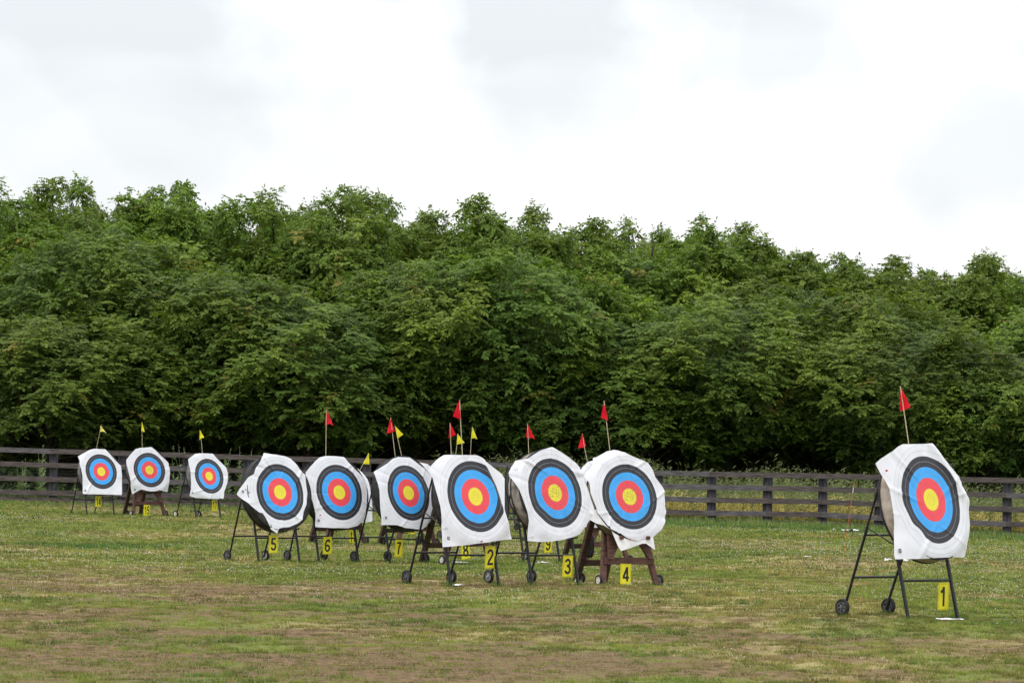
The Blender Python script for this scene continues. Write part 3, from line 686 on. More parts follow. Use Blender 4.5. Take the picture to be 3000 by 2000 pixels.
# ================================================================== GROUND
vnA, vnB, vnC = VN(1), VN(2), VN(3)
def field(x, y):
    """returns bare (0..1), dry (0..1), lush (0..1) maps of the turf"""
    b = vnA.fbm(x * .30 + 31, y * .22 + 7, 5); f = vnB.fbm(x * 1.9, y * 1.5, 5); f2 = vnC.fbm(x * 6, y * 6, 3)
    near = (1 - sstep(y, 43, 52)) * (1 - sstep(x, .8, 3.6)) + (1 - sstep(y, 29, 34)) * sstep(x, .8, 3.6) * .55
    left = sstep(-x, -6, 2)
    m = b * .40 + f * .34 + f2 * .26 + .15 * near * (.7 + .3 * left) - .02
    # broad worn bands read off the photo (distance 27-38 m)
    band = np.exp(-((y - 35.5 - .25 * x) / 1.6) ** 2) * .06 + np.exp(-((y - 31 - .1 * x) / 1.3) ** 2) * .06 + np.exp(-((y - 27.0 + .15 * x) / 1.0) ** 2) * .08
    green = np.exp(-((y - 28.5 + .1 * (x + 3)) / .9) ** 2) * sstep(-x, 0, 2) * .08 + np.exp(-((y - 33 - .2 * x) / .8) ** 2) * sstep(-x, -1, 2) * .04
    m = m + band - green
    bare = sstep(m, .50, .70)
    dry = sstep(vnC.fbm(x * .35 + 3, y * .22 + 5, 4), .46, .66) * .9
    dry = np.maximum(dry, np.exp(-(((x - 1.2) / 1.9) ** 2 + ((y - 34.8) / 1.5) ** 2)) * 1.0)
    fy = 98 - 9 * (x + 15) / 28.0
    lush = sstep(y, fy - 5.5, fy - 1.5) * (.75 * sstep(x, -1, 4) + .25) + np.exp(-(((x + 8.2) / 1.6) ** 2 + ((y - 63.5) / 1.2) ** 2)) * 1.2
    lush = lush + sstep(vnA.fbm(x * .9 + 77, y * .8, 5), .55, .72) * .45
    bare = np.maximum(bare, np.exp(-(((x + 12) / 2.0) ** 2 + ((y - 95.5) / 1.3) ** 2)) * .9)
    far = sstep(y, 120, 135); 
    return np.clip(bare, 0, 1), np.clip(dry, 0, 1), np.clip(lush, 0, 1)
def axis(parts):
    out = []
    for a, b, st in parts: out += list(np.arange(a, b, st))
    return np.array(sorted(set(np.round(out, 4))))
gx = axis([(-900, -60, 60), (-60, -22, 3), (-22, 22, .16), (22, 60, 3), (60, 901, 60)])
gy = axis([(-60, 18, 4), (18, 60, .16), (60, 106, .3), (106, 160, 3), (160, 1500, 70)])
X, Y = np.meshgrid(gx, gy, indexing='ij'); Z = gz(X, Y)
bare, dry, lush = field(X, Y)
bump = (vnB.fbm(X * 2.2, Y * 2.2, 3) - .5) * .05 * (np.abs(X) < 30) * (Y < 130)
Z = Z + bump
nx, ny = len(gx), len(gy); idx = np.arange(nx * ny).reshape(nx, ny)
Q = np.stack([idx[:-1, :-1], idx[1:, :-1], idx[1:, 1:], idx[:-1, 1:]], -1).reshape(-1, 4)
gcol = np.stack([bare, dry, lush], -1).reshape(-1, 3)
gm = mat('turf_ground', .95, (.1, .1, .05), .05); b = gm.node_tree.nodes['Principled BSDF']
ga = nd(gm, 'ShaderNodeAttribute', attribute_name='Col'); sp = nd(gm, 'ShaderNodeSeparateColor'); lk(gm, ga.outputs['Color'], sp.inputs[0])
tc = nd(gm, 'ShaderNodeTexCoord')
def gnoise(sc, det=6):
    n = nd(gm, 'ShaderNodeTexNoise'); n.inputs['Scale'].default_value = sc; n.inputs['Detail'].default_value = det; lk(gm, tc.outputs['Object'], n.inputs['Vector']); return n.outputs['Fac']
def ramp(fac, c1, c2, lo=.35, hi=.65):
    r = nd(gm, 'ShaderNodeValToRGB'); r.color_ramp.elements[0].position = lo; r.color_ramp.elements[1].position = hi
    r.color_ramp.elements[0].color = (*c1, 1); r.color_ramp.elements[1].color = (*c2, 1); lk(gm, fac, r.inputs[0]); return r.outputs[0]
def mixc(f, a, c):
    n = nd(gm, 'ShaderNodeMix', data_type='RGBA'); lk(gm, f, n.inputs[0]); lk(gm, a, n.inputs[6]); lk(gm, c, n.inputs[7]); return n.outputs[2]
g1 = ramp(gnoise(9), (.08, .10, .024), (.15, .165, .045)); g2 = ramp(gnoise(14), (.20, .165, .07), (.30, .25, .12)); g3 = ramp(gnoise(12), (.035, .075, .018), (.07, .12, .03))
dirt = ramp(gnoise(11, 8), (.078, .052, .028), (.172, .118, .066))
c = mixc(sp.outputs[1], g1, g2); c = mixc(sp.outputs[2], c, g3); c = mixc(sp.outputs[0], c, dirt)
lk(gm, c, b.inputs['Base Color'])
gme = np_mesh('ground', np.stack([X, Y, Z], -1).reshape(-1, 3), Q, gm, gcol); gme.shade_smooth()
tag(link('ground', gme), None, None, None, 'structure')

def pick(n, y0, y1, margin=1.12):
    """random ground points inside the widening strip the photo shows"""
    y = np.sqrt(RNG.random(n) * (y1 ** 2 - y0 ** 2) + y0 ** 2)
    x = (RNG.random(n) * 2 - 1) * y * (1500 / F) * margin + 0
    return x, y
def blades(n, y0, y1, h, w, dens_bare=.5, lushonly=False):
    x, y = pick(n, y0, y1); br, dr, lu = field(x, y)
    clump = sstep(vnC.fbm(x * 8, y * 5, 3), .28, .72)
    keep = RNG.random(n) < np.clip((1 - br * (1 - dens_bare)) * (.15 + 1.1 * clump), 0, 1)
    x, y, br, dr, lu, clump = (q[keep] for q in (x, y, br, dr, lu, clump)); n = len(x)
    z = gz(x, y) + (vnB.fbm(x * 2.2, y * 2.2, 3) - .5) * .05
    H = h * (.45 + RNG.random(n) * .9) * (.5 + .8 * clump) * (1 + .6 * lu) * (1 - .45 * br); Wd = w * (.6 + .8 * RNG.random(n))
    a = RNG.random(n) * 2 * np.pi; lean = RNG.random(n) * .9 + .1; la = RNG.random(n) * 2 * np.pi
    dx, dy = np.cos(a) * Wd / 2, np.sin(a) * Wd / 2
    p0 = np.stack([x - dx, y - dy, z - .01], -1); p1 = np.stack([x + dx, y + dy, z - .01], -1)
    p2 = np.stack([x + np.cos(la) * H * lean, y + np.sin(la) * H * lean, z + H], -1)
    V = np.stack([p0, p1, p2], 1).reshape(-1, 3)
    t = RNG.random(n)[:, None]
    cg = np.array([.110, .165, .026]) * (1 - t) + np.array([.225, .258, .052]) * t
    cd = np.array([.215, .165, .062]) * (1 - t) + np.array([.32, .25, .105]) * t
    cl = np.array([.055, .12, .025]) * (1 - t) + np.array([.11, .19, .05]) * t
    mixd = (RNG.random(n) < (.16 + .5 * dr + .4 * br))[:, None]; mixl = (RNG.random(n) < (.08 + .85 * lu))[:, None]
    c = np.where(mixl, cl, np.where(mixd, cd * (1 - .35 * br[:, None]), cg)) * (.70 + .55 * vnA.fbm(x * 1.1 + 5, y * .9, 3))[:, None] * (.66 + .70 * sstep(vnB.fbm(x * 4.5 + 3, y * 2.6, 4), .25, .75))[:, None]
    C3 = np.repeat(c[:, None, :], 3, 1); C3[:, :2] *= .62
    return V, C3.reshape(-1, 3)
VB, CB = [], []
for args in ((480000, 22, 37, .026, .010), (360000, 37, 55, .030, .014), (280000, 55, 78, .034, .022), (220000, 78, 100, .042, .032)):
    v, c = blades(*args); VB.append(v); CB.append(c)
fx, fy = [], []
for t in TARGETS:
    c_, s_ = math.cos(math.radians(t['psi'])), math.sin(math.radians(t['psi'])); o = t['root'].location
    for lx in (-.43, .43, -.37, .37):
        ly = t['y0'] + (0 if abs(lx) > .4 else .96); n_ = 42
        fx.append(o.x + lx * c_ - ly * s_ + RNG.normal(0, .055, n_)); fy.append(o.y + lx * s_ + ly * c_ + RNG.normal(0, .055, n_))
fx, fy = np.concatenate(fx), np.concatenate(fy); n_ = len(fx); z_ = gz(fx, fy); H_ = .03 + .05 * RNG.random(n_); a_ = RNG.random(n_) * 6.28
VB.append(np.stack([np.stack([fx - .006, fy, z_ - .01], -1), np.stack([fx + .006, fy, z_ - .01], -1), np.stack([fx + np.cos(a_) * H_ * .4, fy + np.sin(a_) * H_ * .4, z_ + H_], -1)], 1).reshape(-1, 3))
CB.append(np.repeat(np.array([.09, .14, .03]) * (.6 + .8 * RNG.random((n_, 1))), 3, 0))
V = np.concatenate(VB); C3 = np.concatenate(CB)
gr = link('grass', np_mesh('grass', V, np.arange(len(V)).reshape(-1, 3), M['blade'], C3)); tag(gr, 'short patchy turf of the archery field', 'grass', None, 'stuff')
# clover heads
x, y = pick(20000, 28, 88); br, dr, lu = field(x, y); dn = vnB.fbm(x * .25 + 50, y * .2 + 9, 3)
k = RNG.random(len(x)) < np.clip((dn - .36) * 3.2, 0, 1) * (1 - br) * (1 - .5 * (y < 36)); x, y = x[k], y[k]; n = len(x)
z = gz(x, y) + .035 + RNG.random(n) * .02; sz = .0048 * (.7 + .6 * RNG.random(n)) * (1 + (y - 24) / 110)
a = RNG.random(n) * 2 * np.pi
V = np.stack([np.stack([x - sz, y, z], -1), np.stack([x, y - sz * .5, z - sz], -1), np.stack([x + sz, y, z], -1), np.stack([x, y + sz * .5, z + sz], -1)], 1).reshape(-1, 3)
fl_m = mat('clover_white', .7, (.42, .41, .38), .1)
tag(link('clover_flowers', np_mesh('clover_flowers', V, np.arange(len(V)).reshape(-1, 4), fl_m)), 'tiny white clover heads scattered through the turf', 'clover', None, 'stuff')

# tall weeds and ripe grass behind the fence
def stalks(n, xs, depth, h0, h1, col1, col2, w, seed, tips=True):
    g = np.random.default_rng(seed); px = g.uniform(xs[0], xs[1], n); dd = g.uniform(depth[0], depth[1], n)
    base = np.array([at(a, np.interp(a, *FBASE), fD(a)) for a in px]); sc = (fD(px) + dd) / fD(px)
    x = base[:, 0] * sc; y = base[:, 1] + dd; z = gz(x, y)
    H = (h0 + (h1 - h0) * g.random(n) ** 1.3) * (.62 + .72 * vnC.fbm(x * .8 + 40, y * .5, 3)); lx = g.normal(0, .10, n); ly = g.normal(0, .10, n)
    Vs, Cs = [], []
    t = g.random(n)[:, None]; c = np.array(col1) * (1 - t) + np.array(col2) * t
    W = w * (.6 + .8 * g.random(n))
    b0 = np.stack([x - W / 2, y, z - .03], -1); b1 = np.stack([x + W / 2, y, z - .03], -1); tp = np.stack([x + lx * H, y + ly * H, z + H], -1)
    Vs.append(np.stack([b0, b1, tp], 1).reshape(-1, 3)); Cs.append(np.repeat(c, 3, 0))
    for _ in range(7):                       # side leaves and seed heads
        f = (.25 + .75 * g.random(n))[:, None]; o = b0 * (1 - f) + tp * f; L = .07 + .10 * g.random(n); a = g.random(n) * 6.28; el = g.uniform(.0, 1.0, n)
        d = np.stack([np.cos(a) * L, np.sin(a) * L, el * L], -1); s = np.stack([-np.sin(a) * .012, np.cos(a) * .012, .016 + 0 * a], -1)
        Vs.append(np.stack([o, o + d * .5 + s, o + d], 1).reshape(-1, 3)); Cs.append(np.repeat(c * (1 + .3 * (g.random(n)[:, None] - .5)), 3, 0))
    return np.concatenate(Vs), np.concatenate(Cs)
parts = [stalks(8500, (1300, 3500), (.5, 6), .8, 1.72, (.095, .125, .05), (.19, .215, .10), .016, 1),
         stalks(8500, (1300, 3500), (.3, 4), .35, .92, (.46, .36, .11), (.64, .52, .21), .02, 2),
         stalks(2500, (1300, 3500), (.2, 2), .15, .45, (.07, .12, .03), (.13, .18, .05), .02, 3),
         stalks(900, (-400, 1300), (.4, 4), .15, .5, (.05, .09, .03), (.10, .14, .05), .02, 4)]
V = np.concatenate([p[0] for p in parts]); C3 = np.concatenate([p[1] for p in parts])
tag(link('tall_grass', np_mesh('tall_grass', V, np.arange(len(V)).reshape(-1, 3), M['blade'], C3)), 'tall seeding weeds and ripe straw grass behind the right half of the fence', 'tall grass', None, 'stuff')
# verge grass in front of the fence
def verge(n, xs, seed, h0, h1):
    g = np.random.default_rng(seed); px = g.uniform(xs[0], xs[1], n); dd = -g.random(n) ** 1.5 * 3.2 + .35
    base = np.array([at(a, np.interp(a, *FBASE), fD(a)) for a in px]); x = base[:, 0]; y = base[:, 1] + dd; z = gz(x, y)
    H = (h0 + (h1 - h0) * g.random(n)) * (.4 + 1.0 * vnA.fbm(x * 1.2 + 9, y * 1.2, 3)) * np.clip(1 + dd / 4, .25, 1); W = .02 + .02 * g.random(n); a = g.random(n) * 6.28; l = g.normal(0, .35, (n, 2))
    V = np.stack([np.stack([x - W / 2, y, z - .02], -1), np.stack([x + W / 2, y, z - .02], -1), np.stack([x + l[:, 0] * H, y + l[:, 1] * H, z + H], -1)], 1).reshape(-1, 3)
    t = g.random(n)[:, None]; c = np.array([.055, .12, .025]) * (1 - t) + np.array([.15, .21, .06]) * t
    c = np.where(g.random(n)[:, None] < .12, np.array([[.33, .28, .12]]), c); return V, np.repeat(c, 3, 0)
p1_, p2_ = verge(24000, (1200, 3300), 5, .10, .26), verge(3500, (-300, 1200), 6, .05, .14)
V = np.concatenate([p1_[0], p2_[0]]); C3 = np.concatenate([p1_[1], p2_[1]])
tag(link('verge_grass', np_mesh('verge_grass', V, np.arange(len(V)).reshape(-1, 3), M['blade'], C3)), 'longer green grass along the foot of the fence', 'grass', None, 'stuff')
# single tall weeds behind the left fence
def weed(px, top, label, seed, dep=.8, ns=4):
    g = np.random.default_rng(seed); d = fD(px) + dep; b_ = at(px, np.interp(px, *FBASE), fD(px)); x0_, y0_ = b_[0] * d / fD(px), b_[1] + dep; z0 = float(gz(x0_, y0_))
    H = at(px, top, d)[2] - z0; root = empty('tall_weed', (x0_, y0_, z0)); tag(root, label, 'weed', 'tall pale weeds behind the fence')
    st = MB(); Vs = []; Cs = []
    for k in range(ns):
        hx = H * g.uniform(.65, 1) if k else H; dx, dy = g.normal(0, .12, 2); bx = g.normal(0, .08)
        P = lambda f: Vector((bx + dx * f * hx, dy * f * hx, hx * f))
        st.tube([P(0), P(.5), P(1)], [.007, .005, .003], 5)
        for q in range(34):
            f = g.uniform(.08, 1); o = np.array(P(f)); L = (.20 * (1 - f) + .05) * g.uniform(.6, 1.2); a = g.uniform(0, 6.28); el = g.uniform(.1, 1)
            dd = np.array([math.cos(a), math.sin(a), el]) * L; s = np.array([-math.sin(a), math.cos(a), .6]) * L * .14
            Vs.append([o, o + dd * .5 + s, o + dd, o + dd * .5 - s]); c = np.array([.20, .28, .13]) * g.uniform(.7, 1.4); Cs += [c] * 4
    link('stem', st.mesh('stem', cloth_green), root)
    V = np.array(Vs).reshape(-1, 3); link('leaves', np_mesh('leaves', V, np.arange(len(V)).reshape(-1, 4), M['blade'], np.array(Cs)), root)
cloth_green = noisy('weed_stem', (.12, .17, .07), (.2, .25, .12), 20, .7, .2)
weed(62, 1343, 'pale weed behind the fence at the far left, lower than the top rail', 1)
weed(122, 1303, 'bushy pale weed rising above the top rail left of target 14', 2, ns=6)
weed(205, 1415, 'short weed behind the fence just left of target 14', 3, ns=2)
weed(520, 1300, 'pale weed rising above the top rail between targets 15 and 17', 4, ns=5)
weed(555, 1308, 'weed right behind the top left of target 17', 5)
weed(668, 1313, 'pale weed rising above the top rail right of target 17', 6, ns=5)
weed(700, 1306, 'tall thin weed left of target 5 behind the fence', 7)

# ================================================================== TREES
def leaflets(pos, out, size, K, g, colfn):
    """vectorised sprays: pos (N,3), out (N,3) unit outward, each spray = K compound leaves x 7 leaflets"""
    N = len(pos); J = 7
    upv = np.array([0, 0, 1.0])
    d = out[:, None, :] * .55 + upv * .12 + g.normal(0, .62, (N, K, 3)); d /= np.linalg.norm(d, axis=-1, keepdims=True)
    L = size[:, None] * g.uniform(.75, 1.2, (N, K))
    t = np.array([.38, .38, .62, .62, .84, .84, 1.0]); sd = np.array([1, -1, 1, -1, 1, -1, 0.0])
    side = np.cross(d, upv); side /= np.linalg.norm(side, axis=-1, keepdims=True) + 1e-6
    droop = g.uniform(.25, .75, (N, K))
    org = pos[:, None, :] + g.normal(0, .05, (N, K, 3))
    P = org[:, :, None, :] + d[:, :, None, :] * (L[:, :, None] * t)[..., None]; P[..., 2] -= droop[:, :, None] * L[:, :, None] * t ** 2 * .75
    ld = d[:, :, None, :] * np.where(sd == 0, 1.0, .55)[:, None] + side[:, :, None, :] * sd[:, None] * .8
    ld = ld + g.normal(0, .16, ld.shape); ld[..., 2] -= (.60 + .7 * droop)[:, :, None] * g.uniform(.5, 1.1, ld.shape[:3]); ld /= np.linalg.norm(ld, axis=-1, keepdims=True)
    nn = upv * .45 + out[:, None, None, :] * .8 + g.normal(0, .35, ld.shape)
    wv = np.cross(ld, nn); wv /= np.linalg.norm(wv, axis=-1, keepdims=True) + 1e-6
    l = (.40 * L)[:, :, None] * g.uniform(.75, 1.15, ld.shape[:3]); hw = l * .25
    a = P; m_ = P + ld * (l * .48)[..., None]; tip = P + ld * l[..., None]
    V = np.stack([a, m_ + wv * hw[..., None], tip, m_ - wv * hw[..., None]], -2).reshape(-1, 3)
    c = colfn(pos, out, g); c = np.repeat(c[:, None, :], K * J, 1) * g.uniform(.88, 1.12, (N, K * J, 1))
    c = np.repeat(c.reshape(-1, 3), 4, 0)
    return V, c
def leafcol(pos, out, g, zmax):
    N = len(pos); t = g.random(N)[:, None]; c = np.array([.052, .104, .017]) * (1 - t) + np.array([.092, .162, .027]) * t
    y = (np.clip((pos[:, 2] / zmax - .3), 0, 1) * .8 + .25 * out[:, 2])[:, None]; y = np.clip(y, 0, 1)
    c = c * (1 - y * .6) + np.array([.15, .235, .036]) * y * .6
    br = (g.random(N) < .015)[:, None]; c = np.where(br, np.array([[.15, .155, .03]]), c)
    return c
HT = 10.0
def make_tree(seed, R, nl, base=2.4, wide=.35, shoots=9):
    """unit tree 10 m high: clumps of foliage on limbs, upright shoots on top"""
    g = np.random.default_rng(seed); pos, out, size, tone = [], [], [], []; br = MB()
    tr = [(0, 0, -.3), (g.normal(0, .1), g.normal(0, .1), 1.4), (g.normal(0, .2), g.normal(0, .2), 3.6), (g.normal(0, .3), g.normal(0, .3), 6.5), (g.normal(0, .3), g.normal(0, .3), 8.6)]
    br.tube(tr, [.20, .16, .13, .08, .03], 9)
    def trunk_at(z):
        for i in range(4):
            if z <= tr[i + 1][2]: f = (z - tr[i][2]) / (tr[i + 1][2] - tr[i][2]); return Vector(tr[i]).lerp(Vector(tr[i + 1]), f)
        return Vector(tr[-1])
    vn = VN(seed + 5); lp = g.uniform(0, 6.28, 3); zt_ = HT - (2.1 if shoots > 8 else .8)
    def env(a, z):
        f = np.clip((z - base) / (zt_ - base), 0, 1)
        prof = np.where(f < wide, .74 + .26 * np.sin(np.pi / 2 * f / wide), np.sqrt(np.clip(1 - ((f - wide) / (1.04 - wide)) ** 2.3, 0, 1)))
        lobe = 1 + .13 * np.sin(2 * a + lp[0]) + .10 * np.sin(3 * a + lp[1] + z * .35) + .05 * np.sin(5 * a + lp[2] - z * .5)
        n1 = vn.fbm(np.cos(a) * 2.6 + 20, np.sin(a) * 2.6 + 20 + z * .45, 2) - .5; n2 = vn.fbm(np.cos(a) * 6 + 50 + z * .5, np.sin(a) * 6 + 50 + z * 1.1, 2) - .5
        return R * prof * lobe + n1 * 2.6 + n2 * .9, n1 * 2.6 + n2 * .9
    N0 = nl * 13
    a = g.uniform(0, 2 * np.pi, N0 * 2); z = base - .3 + (zt_ - base + .3) * g.random(N0 * 2) ** .92
    r_, bmp = env(a, z); keep = g.random(N0 * 2) < np.clip(r_ / (R * 1.05), .12, 1) * .8; a, z, r_, bmp = a[keep], z[keep], r_[keep], bmp[keep]
    inn = g.random(len(a)) ** 1.6 * np.where(g.random(len(a)) < .25, 2.0, .75)
    rr = np.clip(r_ - inn, .1, None); zz_ = z + g.normal(0, .18, len(a)) + .18 * bmp
    skirt = vn.fbm(np.cos(a) * 3 + 80, np.sin(a) * 3 + 80, 2); kz = zz_ > base + (skirt - .42) * 4.0
    a, rr, zz_, z, inn, bmp = (q[kz] for q in (a, rr, zz_, z, inn, bmp))
    up_n = .15 + 1.1 * np.clip((z - base) / (zt_ - base), 0, 1) ** 3 + .3 * bmp
    d = np.stack([np.cos(a), np.sin(a), up_n], -1) + g.normal(0, .28, (len(a), 3)); d /= np.linalg.norm(d, axis=1)[:, None]
    pos.append(np.stack([rr * np.cos(a), rr * np.sin(a), zz_], -1)); out.append(d); size.append(g.uniform(.36, .50, len(a)))
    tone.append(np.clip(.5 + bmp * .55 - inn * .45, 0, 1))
    for i in range(34):                         # limbs reaching into the foliage
        q = g.integers(0, len(a)); e = Vector(pos[0][q]) * .84; t0 = trunk_at(max(.9, e.z - 1.0 - rr[q] * .35)); mid = t0.lerp(e, .5) - Vector((0, 0, .12 * rr[q]))
        br.tube([t0, mid, e], [.055, .035, .008], 5)
    for i in range(shoots):                     # leaders carrying separate tufts that break the skyline
        a = g.uniform(0, 6.28); r = R * .66 * math.sqrt(g.random()); z0 = HT - 2.9 - r * .45; hh = g.uniform(1.0, 2.7) if i else 2.9
        ax = np.array([math.cos(a) * .25, math.sin(a) * .25, 1.0]); ax += g.normal(0, .10, 3); b0 = np.array([r * math.cos(a), r * math.sin(a), z0])
        nt_ = int(1.5 + hh * 1.15)
        for q in range(nt_):
            tt = 1 - q * .42 / max(hh, 1) * g.uniform(.8, 1.3); rr_ = g.uniform(.26, .52); n_ = int(9 + 26 * rr_)
            ce = b0 + ax * hh * tt + g.normal(0, .12 + .20 * q, 3) * np.array([1, 1, .5]) - np.array([0, 0, rr_])
            d = g.normal(0, 1, (n_, 3)) + np.array([0, 0, .25]); d /= np.linalg.norm(d, axis=1)[:, None]
            pos.append(ce + d * rr_ * g.uniform(.4, 1, (n_, 1)) * np.array([1.1, 1.1, 1.05])); out.append(d); size.append(g.uniform(.28, .38, n_)); tone.append(g.uniform(.35, .75, n_))
            br.tube([Vector(b0 + ax * hh * max(tt - .35, .0)), Vector(ce)], [.012, .006], 4)
        br.tube([Vector(b0 - ax * 1.2), Vector(b0 + ax * hh * .5 + g.normal(0, .04, 3)), Vector(b0 + ax * hh * .93)], [.03, .018, .006], 5)
    pos, out, size, tone = (np.concatenate(q) for q in (pos, out, size, tone))
    V, C_ = leaflets(pos, out, size, 6, g, lambda p, o, gg: leafcol(p, o, gg, HT) * ((.52 + .70 * tone) * (.68 + .36 * sstep(p[:, 2], 2.0, 6.8)))[:, None] * np.stack([.92 + .28 * tone, 1 + 0 * tone, 1 - .2 * tone], -1))  # darker low down: crown shade painted into the leaf colour, plus older leaves
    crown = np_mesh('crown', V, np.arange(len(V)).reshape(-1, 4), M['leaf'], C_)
    # hanging lower skirts stay in the crown mesh
    return crown, br.mesh('trunk', M['bark'], .9)
TREES = [make_tree(101, 3.3, 96, shoots=13), make_tree(202, 3.6, 104, wide=.3, shoots=16), make_tree(303, 3.1, 92, base=2.6, wide=.45, shoots=12), make_tree(404, 3.4, 100, base=1.8, wide=.4, shoots=17), make_tree(505, 3.2, 96, wide=.25, shoots=11),
         make_tree(606, 4.1, 112, wide=.45, shoots=5), make_tree(707, 4.3, 116, base=2.7, wide=.5, shoots=4), make_tree(808, 3.9, 108, base=2.2, wide=.4, shoots=6)]
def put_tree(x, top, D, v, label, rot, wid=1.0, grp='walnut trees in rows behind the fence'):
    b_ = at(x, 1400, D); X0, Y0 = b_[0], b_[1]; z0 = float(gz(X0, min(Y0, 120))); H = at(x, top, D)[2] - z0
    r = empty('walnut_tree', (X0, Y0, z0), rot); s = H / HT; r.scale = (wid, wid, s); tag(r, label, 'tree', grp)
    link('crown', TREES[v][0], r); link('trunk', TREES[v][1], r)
front = [(-190, 800, 109, 2, 'walnut tree cut off by the left edge, behind the fence', 1.05), (130, 900, 105.5, 0, 'low walnut tree in the front row left of target 14', .95),
         (300, 640, 111, 1, 'tall front-row walnut tree behind targets 14 and 15', 1.05), (610, 760, 108, 3, 'front-row walnut tree behind target 17', 1.0),
         (905, 850, 107, 4, 'bushy front-row walnut tree behind targets 5 and 6', .98), (1230, 735, 110, 2, 'dark front-row walnut tree behind target 7', 1.0), (1480, 715, 110, 1, 'broad front-row walnut tree behind targets 2 and 3', 1.02),
         (1800, 900, 109, 0, 'front-row walnut tree behind target 4', .95), (2110, 850, 111, 3, 'front-row walnut tree right of target 4 above the open fence', 1.0),
         (2390, 810, 113, 4, 'bright front-row walnut tree left of the nearest target', 1.0), (2680, 940, 110, 2, 'front-row walnut tree behind the nearest target', .95), (2870, 1080, 108, 0, 'low walnut tree just right of the nearest target', .62),
         (3130, 860, 118, 1, 'walnut tree at the right edge behind the fence', 1.0)]
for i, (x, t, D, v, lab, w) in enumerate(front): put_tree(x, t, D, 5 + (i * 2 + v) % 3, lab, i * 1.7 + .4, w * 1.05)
sky_x = [-300, 0, 100, 270, 400, 520, 620, 750, 930, 1050, 1200, 1300, 1440, 1600, 1850, 2100, 2300, 2450, 2550, 2650, 2850, 3000, 3300]
sky_y = [560, 535, 515, 535, 600, 540, 545, 610, 515, 590, 590, 615, 570, 660, 620, 665, 715, 715, 760, 745, 775, 760, 790]
mid = [(-40, 117, 3), (250, 119, 4), (520, 118, 1), (800, 120, 0), (960, 117, 2), (1180, 121, 3), (1430, 119, 4), (1660, 121, 1), (1880, 120, 0), (2110, 122, 2), (2330, 121, 3), (2560, 123, 4), (2800, 122, 1), (3020, 124, 0), (3250, 123, 2)]
names = ['at the far left above target 14', 'above target 14', 'above target 17', 'above the gap between targets 17 and 5', 'with the tallest leafy top, above target 6', 'above target 7', 'above the folded target 2',
         'above target 3', 'above target 4', 'just right of target 4', 'midway between targets 4 and 1', 'left of the nearest target', 'above the nearest target', 'at the right edge', 'beyond the right edge']
for i, (x, D, v) in enumerate(mid):
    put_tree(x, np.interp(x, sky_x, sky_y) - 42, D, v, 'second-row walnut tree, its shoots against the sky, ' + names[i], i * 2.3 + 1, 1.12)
for j, (D0_, off, up_) in enumerate(((130, 120, 0), (142, 0, 8))):
    for i in range(13):
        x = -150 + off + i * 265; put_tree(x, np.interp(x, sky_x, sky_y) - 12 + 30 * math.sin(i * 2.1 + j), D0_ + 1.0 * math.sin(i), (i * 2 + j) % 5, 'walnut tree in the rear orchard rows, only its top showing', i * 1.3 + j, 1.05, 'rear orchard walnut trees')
# deep orchard foliage closing the gaps between trunks
g = np.random.default_rng(9); n = 5200
pos = np.stack([g.uniform(-30, 32, n), g.uniform(127, 160, n), g.uniform(.0, 7.0, n) ** 1.0], -1); out = g.normal(0, 1, (n, 3)); out[:, 1] -= .8; out /= np.linalg.norm(out, axis=1)[:, None]
V, C_ = leaflets(pos, out, g.uniform(.8, 1.2, n), 5, g, lambda p, o, gg: leafcol(p, o, gg, 30) * .45)  # leaf colour scaled down to hold the shade inside the orchard
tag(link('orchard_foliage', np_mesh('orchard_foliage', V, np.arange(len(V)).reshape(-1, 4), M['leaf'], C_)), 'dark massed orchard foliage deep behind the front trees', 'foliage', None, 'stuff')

# ================================================================== SKY AND LIGHT
w = bpy.data.worlds.new('World'); SC.world = w; w.use_nodes = True; nt = w.node_tree; bg = nt.nodes['Background']
SUN_EL, SUN_AZ = math.radians(58), math.radians(-35)
sky = nt.nodes.new('ShaderNodeTexSky'); sky.sky_type = 'NISHITA'; sky.sun_disc = False; sky.sun_elevation = SUN_EL; sky.sun_rotation = math.radians(180 - 35)
tc = nt.nodes.new('ShaderNodeTexCoord'); mp = nt.nodes.new('ShaderNodeMapping'); mp.inputs['Scale'].default_value = (1, 1, 2.2); mp.inputs['Location'].default_value = (.35, .1, .0)
no = nt.nodes.new('ShaderNodeTexNoise'); no.inputs['Scale'].default_value = 8.5; no.inputs['Detail'].default_value = 5; no.inputs['Roughness'].default_value = .42; no.inputs['Distortion'].default_value = .4
rp = nt.nodes.new('ShaderNodeValToRGB'); e = rp.color_ramp.elements
e[0].position = .38; e[0].color = (.72, .72, .72, 1); e[1].position = .62; e[1].color = (1.25, 1.25, 1.25, 1)
L = nt.links.new
def wn(t, **kw):
    n = nt.nodes.new(t)
    for k, v in kw.items(): setattr(n, k, v)
    return n
L(tc.outputs['Generated'], mp.inputs[0]); L(mp.outputs[0], no.inputs['Vector']); L(no.outputs['Fac'], rp.inputs[0])
wob = wn('ShaderNodeTexNoise'); wob.inputs['Scale'].default_value = 11; wob.inputs['Detail'].default_value = 5; wob.inputs['Roughness'].default_value = .5
L(tc.outputs['Generated'], wob.inputs['Vector'])
v1 = wn('ShaderNodeVectorMath', operation='SUBTRACT'); v1.inputs[1].default_value = (.5, .5, .5); L(wob.outputs['Color'], v1.inputs[0])
v2 = wn('ShaderNodeVectorMath', operation='SCALE'); v2.inputs['Scale'].default_value = .13; L(v1.outputs[0], v2.inputs[0])
v3 = wn('ShaderNodeVectorMath', operation='ADD'); L(tc.outputs['Generated'], v3.inputs[0]); L(v2.outputs[0], v3.inputs[1])
tot = None
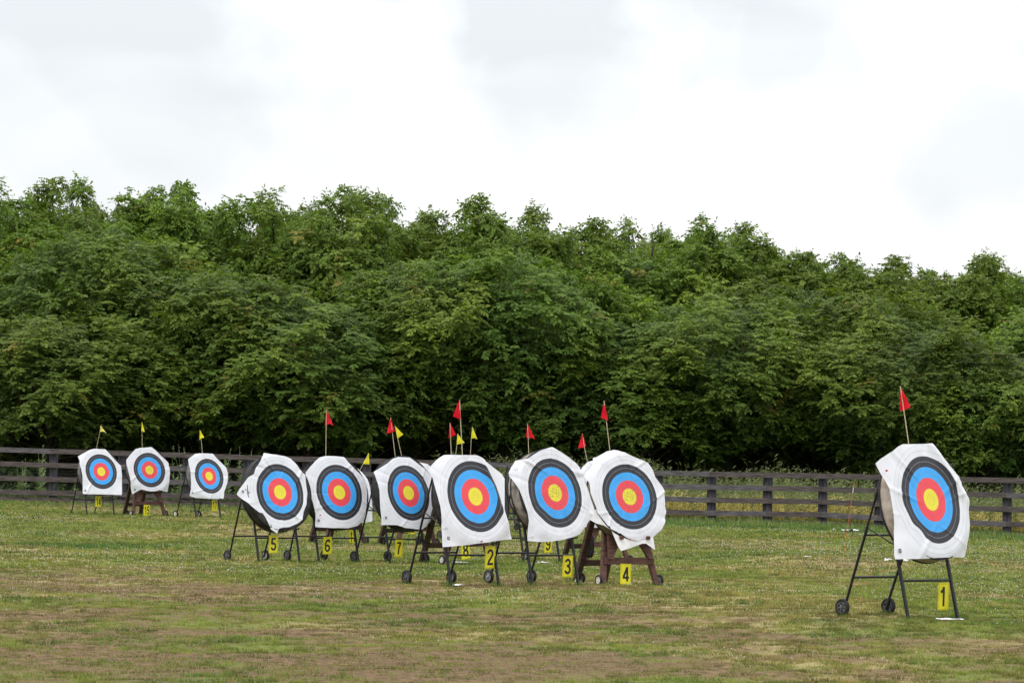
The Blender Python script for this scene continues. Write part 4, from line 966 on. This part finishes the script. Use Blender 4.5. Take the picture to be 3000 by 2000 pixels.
# thin grey cloud bases low in the sky, given as directions (azimuth, elevation, radius in degrees, weight)
for az, el, rd, wt in [(-6.6, 7.3, 2.3, 1), (-5.0, 8.4, 1.8, .9), (-8.4, 6.0, 1.9, .8), (-5.6, 6.0, 1.9, .55), (-3.6, 6.2, 1.5, .3), (.2, 7.9, 1.7, 1), (-1.2, 8.4, 1.3, .9), (1.7, 8.4, 1.2, .8), (.3, 6.7, .9, .7), (3.1, 8.1, 1.3, .9), (4.2, 7.6, 1.3, .9), (5.3, 7.0, 1.2, .7),
                       (6.6, 6.3, 1.1, .35), (8.8, 5.9, 1.3, .6), (7.6, 4.8, 1.4, .2), (-2.6, 5.2, 1.2, .3), (-14, 9, 4, 1), (15, 8, 4, .9), (3, 14, 5, 1), (-9, 16, 6, 1), (20, 14, 6, .8)]:
    a_, e_ = math.radians(az), math.radians(el); c_ = (math.sin(a_) * math.cos(e_), math.cos(a_) * math.cos(e_), math.sin(e_))
    dn_ = wn('ShaderNodeVectorMath', operation='DISTANCE'); dn_.inputs[1].default_value = c_; L(v3.outputs[0], dn_.inputs[0])
    mr = wn('ShaderNodeMapRange', interpolation_type='SMOOTHSTEP'); R_ = math.radians(rd)
    mr.inputs[1].default_value = R_ * 1.9; mr.inputs[2].default_value = R_ * .75; mr.inputs[3].default_value = 0; mr.inputs[4].default_value = wt
    L(dn_.outputs['Value'], mr.inputs[0])
    if tot is None: tot = mr.outputs[0]
    else:
        q = wn('ShaderNodeMath', operation='MAXIMUM'); L(tot, q.inputs[0]); L(mr.outputs[0], q.inputs[1]); tot = q.outputs[0]
q = wn('ShaderNodeMath', operation='MULTIPLY', use_clamp=True); L(tot, q.inputs[0]); L(rp.outputs[0], q.inputs[1])
cm = wn('ShaderNodeMix', data_type='RGBA'); cm.inputs[6].default_value = (10.9, 10.9, 11.0, 1); cm.inputs[7].default_value = (7.5, 7.9, 8.15, 1); L(q.outputs[0], cm.inputs[0])
mx = nt.nodes.new('ShaderNodeMix'); mx.data_type = 'RGBA'; mx.inputs[0].default_value = .94
sx = nt.nodes.new('ShaderNodeSeparateXYZ'); ma = nt.nodes.new('ShaderNodeMath'); ma.operation = 'MULTIPLY_ADD'; ma.inputs[1].default_value = 1.25; ma.inputs[2].default_value = 1.0; ma.use_clamp = False
vm = nt.nodes.new('ShaderNodeVectorMath'); vm.operation = 'SCALE'
L(tc.outputs['Generated'], sx.inputs[0]); L(sx.outputs[2], ma.inputs[0]); L(ma.outputs[0], vm.inputs['Scale'])
L(sky.outputs[0], mx.inputs[6]); L(cm.outputs[2], mx.inputs[7]); L(mx.outputs[2], vm.inputs[0]); L(vm.outputs[0], bg.inputs['Color']); bg.inputs['Strength'].default_value = .1
sl = bpy.data.lights.new('sun', 'SUN'); sl.energy = 1.4; sl.angle = math.radians(14); sl.color = (1, .97, .93)
so = bpy.data.objects.new('sun', sl); COL.objects.link(so)
sd_ = Vector((math.cos(SUN_EL) * math.sin(SUN_AZ), -math.cos(SUN_EL) * math.cos(SUN_AZ), math.sin(SUN_EL)))
so.rotation_euler = sd_.to_track_quat('Z', 'Y').to_euler()

# ================================================================== CAMERA
cd = bpy.data.cameras.new('camera'); cd.sensor_width = 36; cd.lens = F / 3000 * 36; cd.clip_end = 4000; cd.clip_start = .5
cd.dof.use_dof = True; cd.dof.focus_distance = 52; cd.dof.aperture_fstop = 9
co = bpy.data.objects.new('camera', cd); COL.objects.link(co)
mm = Matrix(((rt[0], up[0], -fw[0], CAM[0]), (rt[1], up[1], -fw[1], CAM[1]), (rt[2], up[2], -fw[2], CAM[2]), (0, 0, 0, 1)))
co.matrix_world = mm; SC.camera = co
SC.view_settings.view_transform = 'Standard'; SC.view_settings.look = 'None'; SC.view_settings.exposure = 0
SC.cycles.max_bounces = 6; SC.cycles.diffuse_bounces = 3; SC.cycles.transmission_bounces = 4; SC.cycles.use_denoising = True
SC.cycles.sample_clamp_indirect = 8
